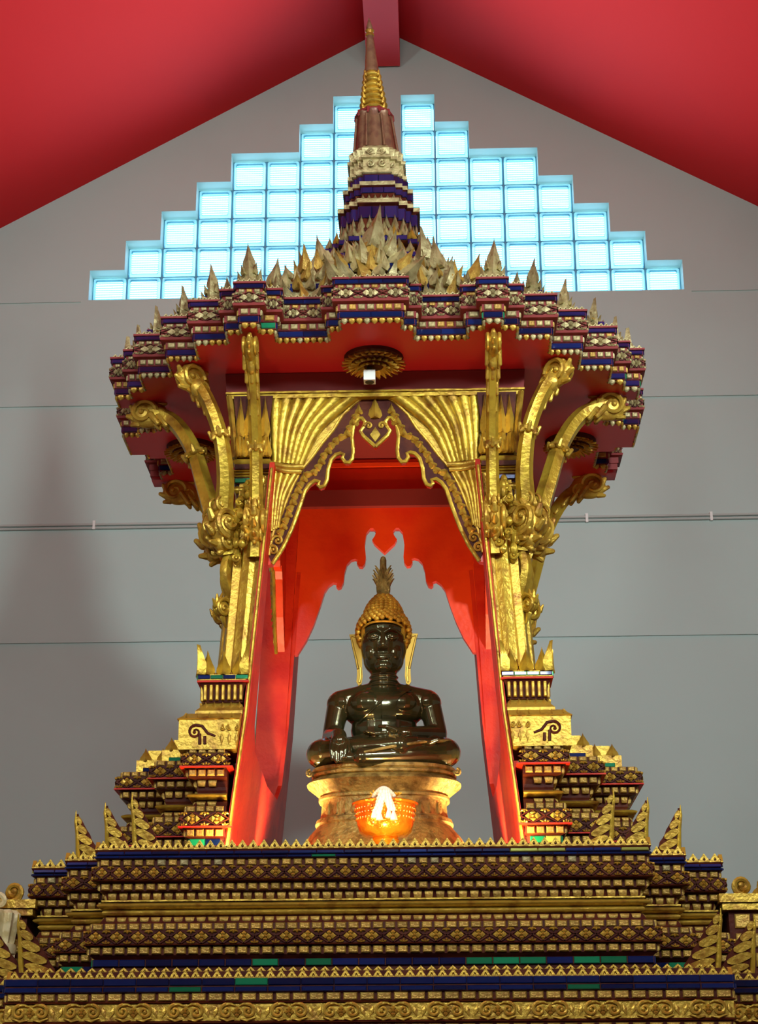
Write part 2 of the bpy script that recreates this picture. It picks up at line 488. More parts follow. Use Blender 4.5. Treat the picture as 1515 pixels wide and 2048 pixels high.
vs = [(x, YW, z) for x, z in flat]+[(x, YW+THK, z) for x, z in flat]
fs = [tuple(t) for t in tri]+[tuple(nfl+i for i in reversed(t)) for t in tri]
o0 = 0
for lp in loops:
    n = len(lp)
    fs += [(o0+i, o0+(i+1) % n, nfl+o0+(i+1) % n, nfl+o0+i) for i in range(n)]; o0 += n
mb.add(vs, fs)
wall = obj('wall_back', mb, 'wall_paint', kind='structure', label='grey painted back wall with a gable top behind the throne', cat='wall', smooth=False)
# raised joint lines of the wall panels
for i, (z, t) in enumerate([(6.0, 0.004), (5.362, 0.010), (4.008, 0.012)]):
    b = MB()
    if i == 0:
        b.box((XW-8*CW-0.1-1.74, YW-0.003, z), (3.4, 0.008, t)); b.box((XW+8*CW+0.1+1.74, YW-0.003, z), (3.4, 0.008, t))
    else:
        b.box((XW, YW-0.004, z), (2*HALF-0.02, 0.012, t))
    obj('joint_line', b, 'wall_paint', wall, smooth=False)

# floor, sides, rear
b = MB(); b.box((XW, 1.4, -0.05), (2*HALF+0.4, 15.2, 0.1)); obj('floor', b, 'floor_tile', kind='structure', label='plain tiled floor of the hall', cat='floor', smooth=False)
zs = APEX-SLOPE*HALF
for nm, s in (('wall_left', -1), ('wall_right', 1)):
    b = MB(); b.box((XW+s*(HALF+0.08), 1.4, zs/2+0.05), (0.16, 15.2, zs+0.1))
    obj(nm, b, 'side_wall', kind='structure', label='plain pale side wall %s of the throne' % ('left' if s < 0 else 'right'), cat='wall', smooth=False)
b = MB(); b.prism(outer, lambda u, v, d: (u, d, v), -6.2, -6.05)
obj('wall_rear', b, 'side_wall', kind='structure', label='plain wall at the entrance end of the hall', cat='wall', smooth=False)
# ceiling slopes run out over the wall as eaves
for nm, s in (('ceiling_left', -1), ('ceiling_right', 1)):
    b = MB()
    pts = [(XW, APEX), (XW+s*(HALF+0.5), APEX-SLOPE*(HALF+0.5)), (XW+s*(HALF+0.5), APEX-SLOPE*(HALF+0.5)+0.15), (XW, APEX+0.15)]
    b.prism(pts, lambda u, v, d: (u, d, v), -6.2, YW+0.42)
    obj(nm, b, 'ceiling_red', kind='structure', label='smooth red ceiling slope %s of the ridge beam' % ('left' if s < 0 else 'right'), cat='ceiling', smooth=False)
b = MB(); b.box((XW, 1.3, 7.62), (0.196, 14.9, 0.222)); b.v = [(x, min(y, YW+0.02), z) for x, y, z in b.v]
obj('trim_1', b, 'beam_red', kind='structure', label='red ridge beam along the top of the ceiling', cat='beam', smooth=False)

# glass block window
win = thing('window_1', (XW, YW, Z0), 'stepped window of glass blocks under the gable', 'window', kind='structure')
gb = MB(); fw_, fh_ = CW-0.013, RH-0.013
t0, t1 = 0.085, 0.15                   # block depth inside the wall
# block: rounded frame ring with recessed ribbed pane
def rect(w, h, y, r=0.012, k=3):
    pts = []
    for cx, cz, a0 in ((w/2-r, h/2-r, 0), (-w/2+r, h/2-r, pi/2), (-w/2+r, -h/2+r, pi), (w/2-r, -h/2+r, 1.5*pi)):
        for i in range(k+1):
            a = a0+pi/2*i/k; pts.append((cx+r*cos(a), y, cz+r*sin(a)))
    return pts
gb.rings([rect(fw_, fh_, 0.055), rect(fw_, fh_, 0.006), rect(fw_-0.008, fh_-0.008, 0.0), rect(fw_-0.026, fh_-0.026, 0.0), rect(fw_-0.032, fh_-0.032, 0.007)], False)
gm = gb.mesh('glass_block'); gm.materials.append(MATS['block_glass'])
pb = MB(); pb.box((0, 0.010, 0), (fw_-0.030, 0.006, fh_-0.030))
pm = pb.mesh('pane', False); pm.materials.append(MATS['pane_glass'])
mort = MB()
for s in (-1, 1):
    for k in range(8):
        cx = XW+s*(0.1+(k+0.5)*CW)
        for r in range(ROWS[k]):
            cz = Z0+(r+0.5)*RH
            M = Matrix.Translation((cx, YW+t0, cz))
            g = obj('glass_block', gm, 'block_glass', win, M)
            obj('pane', pm, 'pane_glass', g, M)
    for k in range(9):
        h = ROWS[min(k, 7)] if k == 0 else max(ROWS[k-1], ROWS[k] if k < 8 else 0)
        cx = XW+s*(0.1+k*CW)
        mort.box((cx, YW+t0+0.035, Z0+h*RH/2), (0.0115, 0.040, h*RH))
    for r in range(8):
        ks = [k for k in range(8) if ROWS[k] >= max(r, 1)]
        if ks:
            wd = (max(ks)+1)*CW
            mort.box((XW+s*(0.1+wd/2), YW+t0+0.036, Z0+r*RH), (wd, 0.038, 0.0115))
obj('mortar_grid', mort, 'mortar', win, smooth=False)

# conduit pair on the wall
cd = thing('cable_conduit', (XW, YW, 4.645), 'thin pair of grey cables clipped along the back wall', 'cable')
for dz in (-0.010, 0.010):
    b = MB(); b.tube([(XW-HALF+0.02, YW-0.008, 4.648+dz), (XW, YW-0.008, 4.650+dz), (XW+HALF-0.02, YW-0.008, 4.662+dz)], 0.007, 6)
    obj('cable', b, 'conduit', cd)
for i in range(16):
    x = XW-HALF+0.33+i*0.66
    b = MB(); b.box((x, YW-0.010, 4.655), (0.014, 0.020, 0.048)); obj('clip', b, 'lamp_white', cd, smooth=False)

# ================================================================== THRONE PLINTH (lowest tier in view)
PLQ = [(0.82, -1.24), (0.82, -1.10), (0.93, -1.10), (0.93, -0.97), (1.08, -0.97), (1.08, -0.84), (1.22, -0.84)]
PLP = quad_poly(PLQ)
plinth = thing('throne_plinth', (TX, TY, 0), 'broad gilded lowest tier of the throne with scroll frieze and blue glass band', 'plinth')
body = obj('body', sweep(PLP, [(0.30, 0.0), (0.30, 0.35), (0.24, 0.38), (0.24, 0.75), (0.16, 0.80), (0.10, 0.86), (0.05, 0.98), (0.05, 1.30), (0.10, 1.40), (0.04, 1.55),
                               (0.0, 1.60), (0.0, 1.735), (0.004, 1.745), (0.004, 1.768), (0.012, 1.770), (0.006, 1.774), (0.006, 1.812), (0.014, 1.814), (0.006, 1.818), (0.006, 1.835), (0.010, 1.836), (0.010, 1.866), (0.0, 1.867), (0.0, 1.884)]),
           'maroon', plinth, TM, smooth=False)
for z0, z1, d in ((1.60, 1.66, 0.01), (1.35, 1.43, 0.11), (0.80, 0.90, 0.12)):
    obj('torus_moulding', sweep(PLP, torus_prof(d, z0, z1, 0.025)), 'gold', plinth, TM)
tiles = Pieces('gold_tile'); glass = Pieces('glass_tile'); teeth = Pieces('crest_tooth'); orn = Pieces('frieze_scroll'); flw = Pieces('frieze_flower')
place_row(tiles, PLP, 0.006, 1.8265, 0.0385, tile_key(0.0315, 0.0165, 0.007), 'gold_tile', body)
place_row(tiles, PLP, 0.004, 1.755, 0.0385, tile_key(0.029, 0.020, 0.007), 'gold_tile', body, pri=1)
gk = tile_key(0.075, 0.016, 0.004)
place_row(glass, PLP, 0.010, 1.8600, 0.076, gk, 'blue_glass', body, mats=(['blue_glass', 'green_glass'], [14, 0.5]))
place_row(glass, PLP, 0.011, 1.8430, 0.076, tile_key(0.073, 0.011, 0.005), 'blue_glass', body, mats=(['blue_glass', 'green_glass'], [14, 0.5]))
place_row(teeth, PLP, 0.002, 1.8660, 0.0245, tooth_key(0.0243, 0.0205), 'gold', body)
place_row(teeth, PLP, -0.024, 1.883, 0.0245, tooth_key(0.0243, 0.0125), 'gold', body, pri=1, sides=False)
# scroll frieze module (one scroll half, mirrored alternately) and flowers between
sm = MB()
spiral(sm, Matrix.Translation((0.024, -0.005, 0.002)), 0.0155, 1.35, 0.0042, start=pi*0.5, hand=-1)
spiral(sm, Matrix.Translation((-0.024, -0.005, 0.002)), 0.0155, 1.35, 0.0042, start=pi*0.5, hand=1)
for s in (-1, 1):
    sm.tube([(s*0.004, -0.004, 0.014), (s*0.014, -0.005, 0.018), (s*0.024, -0.005, 0.0175)], [0.002, 0.003, 0.0042], 6)
    sm.tube([(s*0.006, -0.004, -0.015), (s*0.022, -0.005, -0.018), (s*0.040, -0.005, -0.012)], [0.002, 0.0035, 0.002], 6)
    kite(sm, s*0.052, -0.012, 0.013, 0.026, 0.007, pi/2+s*0.3)
reg('frieze_scroll', sm)
reg('frieze_flower', RAW[flower_key(0.024, 0.026, 0.008)], True)
obj('frieze_ground', sweep(PLP, [(-.02, 1.7745), (0.0075, 1.7745), (0.0075, 1.8115), (-.02, 1.8115)]), 'gold', plinth, TM, smooth=False)
place_row(orn, PLP, 0.007, 1.793, 0.115, 'frieze_scroll', 'gold', body, ymax=-0.5)
place_row(flw, PLP, 0.008, 1.793, 0.115, 'frieze_flower', 'gold', body, ymax=-0.5)
for pc, mm_ in ((tiles, 'gold_tile'), (glass, 'blue_glass'), (teeth, 'gold'), (orn, 'gold'), (flw, 'gold')): pc.flush(plinth, mm_)

# ---- corner flame finials --------------------------------------------------
def corner_fin(h, w, t=0.005):
    mb = MB()
    prof = [(0.0, 0.0), (w, 0.0), (w*.98, h*.07), (w*.86, h*.17), (w*.78, h*.25), (w*.74, h*.33), (w*.60, h*.42), (w*.52, h*.49), (w*.47, h*.57), (w*.34, h*.67), (w*.24, h*.76), (w*.10, h*.89), (-w*.06, h*.99), (-w*.05, h*.85), (-w*.02, h*.65), (-w*.04, h*.40), (-w*.02, h*.2)]
    mb.prism(prof, lambda u, v, d: (u, d, v), -t, 0)
    mb.prism(prof, lambda u, v, d: (d, u, v), -t, 0)
    return mb
def fin_ridge(h, w):
    mb = MB(); mb.tube([(-.003, -.003, 0), (-.005, -.005, h*.25), (-.005, -.005, h*.6), (-.008, -.008, h*.85), (-w*.10, -w*.10, h*1.05)], [.007, .0065, .0055, .004, .001], 8)
    return mb
def fin_patches(h, w, t=0.005):
    out = []
    for (cu, cv, ru, rv) in ((.50, .10, .40, .085), (.36, .29, .36, .095), (.25, .49, .28, .095), (.14, .68, .19, .090), (.03, .86, .10, .085)):
        pts = []
        for k in range(14):
            a = 2*pi*k/14; lob = 1+.16*cos(2*a+.8)
            pts.append(((cu+ru*cos(a)*lob)*w, (cv+rv*sin(a)*lob-(ru*cos(a))*.16)*h))
        m = MB(); m.prism(pts, lambda u, v, d: (u, d, v), -t-0.005, -t+0.001); m.prism(pts, lambda u, v, d: (d, u, v), -t-0.005, -t+0.001)
        out.append(m)
    return out
def put_fins(parent, spots, h, w, z, key, tag):
    fm = corner_fin(h, w).mesh('finial', False); fm.materials.append(MATS['maroon'])
    rm_ = fin_ridge(h, w).mesh('finial_ridge')
    pm_ = [q.mesh('leaf_patch', False) for q in fin_patches(h, w)]
    for x, y in spots:
        M = TM @ Mtx(x, y, z, 0, (-1 if x > 0 else 1, 1, 1))
        M = M @ Matrix.Rotation(radians(5), 4, 'X') @ Matrix.Rotation(radians(-4), 4, 'Y')
        f = obj('corner_finial', fm, 'maroon', parent, M)
        obj('ridge', rm_, 'gold_bright', f, M)
        for q in pm_: obj('leaf_patch', q, 'gold', f, M)
put_fins(plinth, [(-0.80, -1.20), (-0.90, -1.07), (0.80, -1.20), (0.90, -1.07), (-1.05, -0.94), (1.05, -0.94)], 0.135, 0.075, 1.880, 'p', '')

# ================================================================== THRONE BASE (upper tier)
TBQ = [(0.69, -0.92), (0.69, -0.755), (0.80, -0.755), (0.80, -0.63), (0.915, -0.63)]
TBP = quad_poly(TBQ)
base = thing('throne_tier', (TX, TY, 1.90), 'gilded throne tier with flower lattice bands and gold waist moulding', 'throne base')
body = obj('body', sweep(TBP, [(0.0, 1.883), (0.0, 1.925), (0.004, 1.926), (0.004, 1.943), (0.0, 1.944), (0.012, 1.953), (0.012, 1.974), (0.026, 1.976), (0.022, 1.979), (0.022, 2.012), (0.010, 2.014), (0.008, 2.030),
                               (-0.008, 2.034), (-0.016, 2.048), (-0.022, 2.050), (-0.022, 2.088), (-0.020, 2.092), (-0.016, 2.110), (-0.004, 2.112), (-0.004, 2.132), (0.016, 2.136), (0.012, 2.139), (0.012, 2.171), (0.0, 2.173), (0.0, 2.190), (0.008, 2.191), (0.008, 2.198), (0.004, 2.199), (0.012, 2.213), (0.006, 2.214), (0.006, 2.222)]),
           'maroon', base, TM, smooth=False)
obj('torus_moulding', sweep(TBP, torus_prof(-0.012, 2.068, 2.084, 0.014)), 'gold', base, TM)
obj('torus_moulding', sweep(TBP, torus_prof(-0.018, 2.052, 2.068, 0.008)), 'gold', base, TM)
obj('fillet', sweep(TBP, [(-0.03, 2.0865), (-0.008, 2.0865), (-0.008, 2.0905), (-0.03, 2.0905)]), 'gold', base, TM, smooth=False)
tiles = Pieces('gold_tile'); glass = Pieces('glass_tile'); teeth = Pieces('crest_tooth'); flw = Pieces('lattice_flower'); hfl = Pieces('half_flower')
P1 = 0.0288
place_row(tiles, TBP, 0.0, 2.1815, P1, tile_key(0.0205, 0.015, 0.007), 'gold_tile', body, mats=(['gold_tile', 'gold_pale'], [8, 1]))
place_row(tiles, TBP, -0.004, 2.122, P1, tile_key(0.0215, 0.016, 0.008), 'gold_tile', body, pri=1)
place_row(tiles, TBP, 0.009, 2.022, 0.0305, tile_key(0.0245, 0.0155, 0.007), 'gold_tile', body, pri=1)
place_row(tiles, TBP, 0.012, 1.9635, 0.0305, tile_key(0.0235, 0.0175, 0.008), 'gold_tile', body, pri=1)
place_row(tiles, TBP, -0.020, 2.101, P1, petal_tile(0.0225, 0.0175), 'gold_tile', body, pri=2)
place_row(tiles, TBP, -0.018, 2.041, P1, petal_tile(0.0235, 0.0145), 'gold_tile', body, pri=3)
place_row(glass, TBP, 0.006, 2.2065, 0.070, tile_key(0.069, 0.0125, 0.004), 'blue_glass', body, tilt=radians(-12), mats=(['blue_glass', 'yellow_glass'], [12, 1]))
place_row(glass, TBP, 0.008, 2.195, 0.062, tile_key(0.061, 0.006, 0.004), 'blue_glass', body, mats=(['blue_glass', 'green_glass'], [9, 1]))
place_row(glass, TBP, 0.004, 1.9345, 0.066, tile_key(0.063, 0.0165, 0.004), 'blue_glass', body, mats=(['blue_glass', 'green_glass'], [2.2, 1]))
place_row(teeth, TBP, 0.004, 2.2135, 0.0272, tooth_key(0.027, 0.0235), 'gold', body)
def lattice(poly, d, zc, h, pitch, parent, fl, hf, pri=0, matn='gold', bars='maroon', ymax=0.3, inner=0):
    key = flower_key(pitch*0.70, h*0.94)
    place_row(fl, poly, d, zc, pitch, key, matn, parent, pri=pri, ymax=ymax, inner=inner)
    up_ = halfflower_key(pitch*0.52, h*0.42); dn = halfflower_key(pitch*0.52, h*0.42, upside=True)
    bm_ = MB()
    for a, e, L, nn in edges_of(poly, d):
        if nn.y > 0.5 or (a+e*(L/2)).y > ymax or nn.x*inner > 0.5: continue
        n = max(1, int(round(L/pitch))); pw = L/n; rz = math.atan2(e.y, e.x)
        for i in range(n):
            p = a+e*(pw*(i+0.5))
            for s in (-1, 1):
                for v in (-1, 1):      # diamond sides: thin raised bars
                    x0, z0_, x1, z1_ = 0, v*h*.5, s*pw*.5, 0
                    w = 0.0030
                    q = [(x0-w, z0_), (x1-w, z1_), (x1+w, z1_), (x0+w, z0_)]
                    bm_.prism(q, lambda u, vv, dd: (u, dd, vv), -0.0045, 0.001, Mtx(p.x, p.y, zc, rz))
        for i in range(n+1):
            p = a+e*(pw*i); edge = i in (0, n)
            if edge and L < pitch*1.2 and False: continue
            q = p + (e*(pw*.16) if i == 0 else (-e*(pw*.16) if i == n else Vector((0, 0))))
            sx = pw/pitch*(0.75 if edge else 1)
            front = nn.y < -0.5
            for kk, dz in ((up_, -h*.30), (dn, h*.30)):
                hf.put(kk, TM @ Mtx(q.x, q.y, zc+dz, rz, (sx, 1, 1)), matn, parent, pri+(0 if front else 100)+0.01*q.y)
    obj('lattice_bars', bm_, bars, parent, TM, kind='stuff', smooth=False)
lattice(TBP, 0.012, 2.155, 0.032, 0.0445, body, flw, hfl)
lattice(TBP, 0.022, 1.9955, 0.033, 0.0530, body, flw, hfl, pri=1)
for pc, mm_ in ((tiles, 'gold_tile'), (glass, 'blue_glass'), (teeth, 'gold'), (flw, 'gold'), (hfl, 'gold')): pc.flush(base, mm_)
put_fins(base, [(-0.60, -0.89), (-0.69, -0.775), (-0.79, -0.66), (0.60, -0.89), (0.70, -0.775), (0.80, -0.66)], 0.140, 0.062, 2.215, 'b', '')

# side wings of the throne base: scroll-topped side blocks at both ends
for s in (-1, 1):
    wg = thing('scroll_bracket_block', (TX+s*1.05, TY-0.62, 1.90),
               'carved scroll block with a pale fluted drop at one end of the throne' if s < 0 else 'plain carved gold scroll block without a drop at one end of the throne', 'ornament')
    x0 = 1.0
    def W(x, y, z): return Matrix.Translation((TX+s*x, TY+y, z))
    b = MB(); b.box((0, 0, 2.00), (0.26, 0.22, 0.21)); bo = obj('block', b, 'maroon', wg, W(1.062, -0.52, 0), smooth=False)
    for z, h_, g in ((2.118, 0.022, 0.03), (2.096, 0.016, 0.015)):
        b = MB(); b.box((0, 0, z), (0.28+g, 0.24+g, h_)); obj('slab', b, 'gold', wg, W(1.062, -0.52, 0), smooth=False)
    sp = MB()
    for k, (xo, rr_) in enumerate(((0.0, 0.026), (0.075, 0.034), (0.150, 0.030))):
        sp.ell((s*xo, 0.008, 0), (rr_*1.0, 0.014, rr_*.9), 12, 8)
        spiral(sp, Matrix.Translation((s*xo, -0.008, 0)), rr_, 1.3, 0.008, n=20, start=-pi*0.5, hand=s*(1 if k % 2 else -1))
        leaf_raw(rr_*1.0, rr_*1.7, 0.014, 0.1, sp, Matrix.Translation((s*(xo+0.036), -0.004, -0.030)) @ Matrix.Rotation(s*radians(25), 4, 'Y'))
    obj('scroll', sp, 'gold', wg, W(0.972, -0.63, 2.152))
    for r_ in range(3):
        for c_ in range(5):
            b = tile_key(0.040, 0.036, 0.008)
            obj('gold_tile', MESHES[b], 'gold_tile', bo, W(0.967+0.048*c_, -0.63, 2.060-0.050*r_))
    if s < 0:
        dp = thing_part = MB()
        dp.lathe([(0.034, 0.20), (0.044, 0.19), (0.040, 0.165), (0.030, 0.10), (0.036, 0.095), (0.036, 0.075), (0.027, 0.07), (0.012, 0.0), (0.004, -0.01)], 64, flute=0.15, fn=8)
        obj('fluted_drop', dp, 'white_gold', wg, W(0.985, -0.692, 1.895))
        b = MB(); b.lathe([(0.03, 0.085), (0.042, 0.088), (0.044, 0.10), (0.042, 0.112), (0.03, 0.115)], 20); obj('band', b, 'white_gold', wg, W(0.985, -0.692, 1.895))
        b = MB(); spiral(b, I4, 0.030, 1.2, 0.010, start=-pi*.5, hand=-1); b.cap((0, 0, -.03), (0.03, 0, -.045), .010, .006); obj('upper_scroll', b, 'white_gold', wg, W(0.995, -0.692, 2.118))

# ================================================================== COLUMN PEDESTALS (stepped blocks left and right of the opening)
for s in (-1, 1):
    def cl_(mb_):
        mb_.v = [((x if abs(x) > .455 else s*.399), y, z) for x, y, z in mb_.v]; return mb_
    PQ = [(0.402, -0.70), (0.505, -0.70), (0.505, -0.545), (0.615, -0.545), (0.615, -0.40), (0.735, -0.40), (0.735, 0.40), (0.615, 0.40), (0.615, 0.545), (0.505, 0.545), (0.505, 0.70), (0.402, 0.70)]
    if s < 0: PQ = [(-x, y) for x, y in reversed(PQ)]
    ped = thing('stepped_pedestal', (TX+s*0.57, TY, 2.22), 'stepped gilded pedestal with lattice bands under a pair of pavilion columns', 'pedestal', 'stepped pedestals beside the statue')
    # profile offsets only outward; inner side is closed by the red posts
    body = obj('body', cl_(sweep(PQ, [(-0.01, 2.215), (-0.01, 2.280), (0.0, 2.283), (0.0, 2.305), (0.016, 2.308), (0.014, 2.310), (0.014, 2.347), (0.0, 2.349), (0.0, 2.365), (-0.014, 2.367), (-0.022, 2.380), (-0.026, 2.384), (-0.026, 2.406), (-0.024, 2.412), (-0.024, 2.421), (-0.02, 2.440), (-0.002, 2.444), (0.0, 2.466), (0.018, 2.470), (0.014, 2.473), (0.014, 2.506), (0.0, 2.507), (0.0, 2.522)])),
               'maroon', ped, TM, smooth=False)
    obj('torus_moulding', cl_(sweep(PQ, torus_prof(-0.014, 2.386, 2.402, 0.014))), 'gold_bright', ped, TM)
    obj('fillet', sweep(PQ, [(-0.04, 2.468), (0.020, 2.468), (0.020, 2.4715), (-0.04, 2.4715)]), 'post_red', ped, TM, smooth=False)
    obj('fillet', sweep(PQ, [(-0.04, 2.3065), (0.019, 2.3065), (0.019, 2.3095), (-0.04, 2.3095)]), 'post_red', ped, TM, smooth=False)
    tiles = Pieces('gold_tile'); glass = Pieces('glass_tile'); flw = Pieces('lattice_flower'); hfl = Pieces('half_flower')
    place_row(tiles, PQ, 0.0, 2.294, 0.0265, tile_key(0.021, 0.018, 0.007), 'gold_tile', body, inner=-s)
    place_row(tiles, PQ, 0.0, 2.357, 0.0265, tile_key(0.022, 0.0155, 0.007), 'gold_tile', body, inner=-s)
    place_row(tiles, PQ, -0.022, 2.374, 0.0265, petal_tile(0.022, 0.0135), 'gold_tile', body, inner=-s)
    place_row(tiles, PQ, -0.022, 2.431, 0.0265, petal_tile(0.021, 0.018), 'gold_tile', body, inner=-s)
    place_row(tiles, PQ, -0.001, 2.456, 0.0265, tile_key(0.021, 0.0175, 0.008), 'gold_tile', body, inner=-s)
    place_row(tiles, PQ, 0.0, 2.515, 0.0265, tile_key(0.021, 0.0135, 0.007), 'gold_tile', body, inner=-s)
    place_row(glass, PQ, -0.010, 2.270, 0.038, tile_key(0.037, 0.018, 0.005), 'green_glass', body, inner=-s, mats=(['green_glass', 'blue_glass', 'yellow_glass'], [3, 2, 2]))
    lattice(PQ, 0.014, 2.3285, 0.036, 0.058, body, flw, hfl, inner=-s)
    lattice(PQ, 0.014, 2.4895, 0.032, 0.058, body, flw, hfl, inner=-s)
    for pc, mm_ in ((tiles, 'gold_tile'), (glass, 'green_glass'), (flw, 'gold'), (hfl, 'gold')): pc.flush(ped, mm_)
    # upper receding blocks on the redents behind the column
    for (xx, yy, zz, w_) in ((0.555, -0.468, 2.520, 0.10), (0.65, -0.33, 2.520, 0.10)):
        b = MB(); b.box((0, 0, 0.02), (w_, 0.10, 0.04)); b.box((-s*.015, 0.01, 0.055), (w_*.7, 0.08, 0.035))
        ub = obj('corner_block', b, 'gold', ped, TM @ Matrix.Translation((s*xx, yy, zz)), smooth=False)
        g_ = obj('glass_tile', MESHES[tile_key(0.06, 0.012, 0.004)], random.choice(['green_glass', 'blue_glass']), ub, TM @ Matrix.Translation((s*xx, yy-0.05, zz+0.012)))
        lk = leaf_key(0.035, 0.04, 0.010)
        for q in (-1, 1): obj('leaf', MESHES[lk], 'gold', ub, TM @ Matrix.Translation((s*xx+q*0.025, yy-0.045, zz+0.036)))

# ================================================================== PAVILION (columns, arches, brackets)
can = thing('pavilion_canopy', (TX, TY, 3.69), 'red-soffited canopy roof with redented tiled cornice and gilded leaf finials', 'canopy')
pav = thing('throne_pavilion', (TX, TY, 2.52), 'open gilded pavilion with four columns, carved arches and curved brackets around the statue', 'pavilion')

# inner red posts with the low side wall (one frame on each side)
def inner_x(z):                                  # posts lean inwards as they rise
    pts = [(2.215, 0.392), (2.65, 0.345), (3.15, 0.305), (3.40, 0.295)]
    for (z0, x0), (z1, x1) in zip(pts, pts[1:]):
        if z <= z1: return x0+(x1-x0)*(z-z0)/(z1-z0)
    return pts[-1][1]
for s in (-1, 1):
    prof = [(-0.70, 2.22), (-0.665, 2.62), (-0.59, 3.40), (-0.515, 3.40), (-0.525, 2.85), (-0.495, 2.63), (-0.40, 2.575), (0.0, 2.555), (0.33, 2.575), (0.42, 2.64), (0.455, 2.85), (0.46, 3.40), (0.60, 3.40), (0.64, 2.85), (0.70, 2.22)]
    b = MB(); b.prism(prof, lambda u, v, d: (s*(inner_x(v)+d), u, v), 0.0, 0.014)
    obj('side_frame', b, 'post_red', pav, TM, smooth=False)
    b = MB(); b.prism([(inner_x(2.22)+.002, 2.22), (0.47, 2.22), (0.44, 2.8), (0.42, 3.36), (0.42, 3.70), (inner_x(3.36)+.002, 3.70), (inner_x(2.65)+.002, 2.65)], lambda u, v, d: (s*u, d, v), 0.448, 0.468)
    obj('rear_post_board', b, 'post_red', pav, TM, smooth=False)
    # thin pale bead along the post edge
    b = MB(); b.tube([(s*(inner_x(z)+0.007), y, z) for y, z in ((-0.702, 2.23), (-0.667, 2.62), (-0.594, 3.38))], 0.0045, 6)
    obj('edge_bead', b, 'gold_bright', pav, TM)

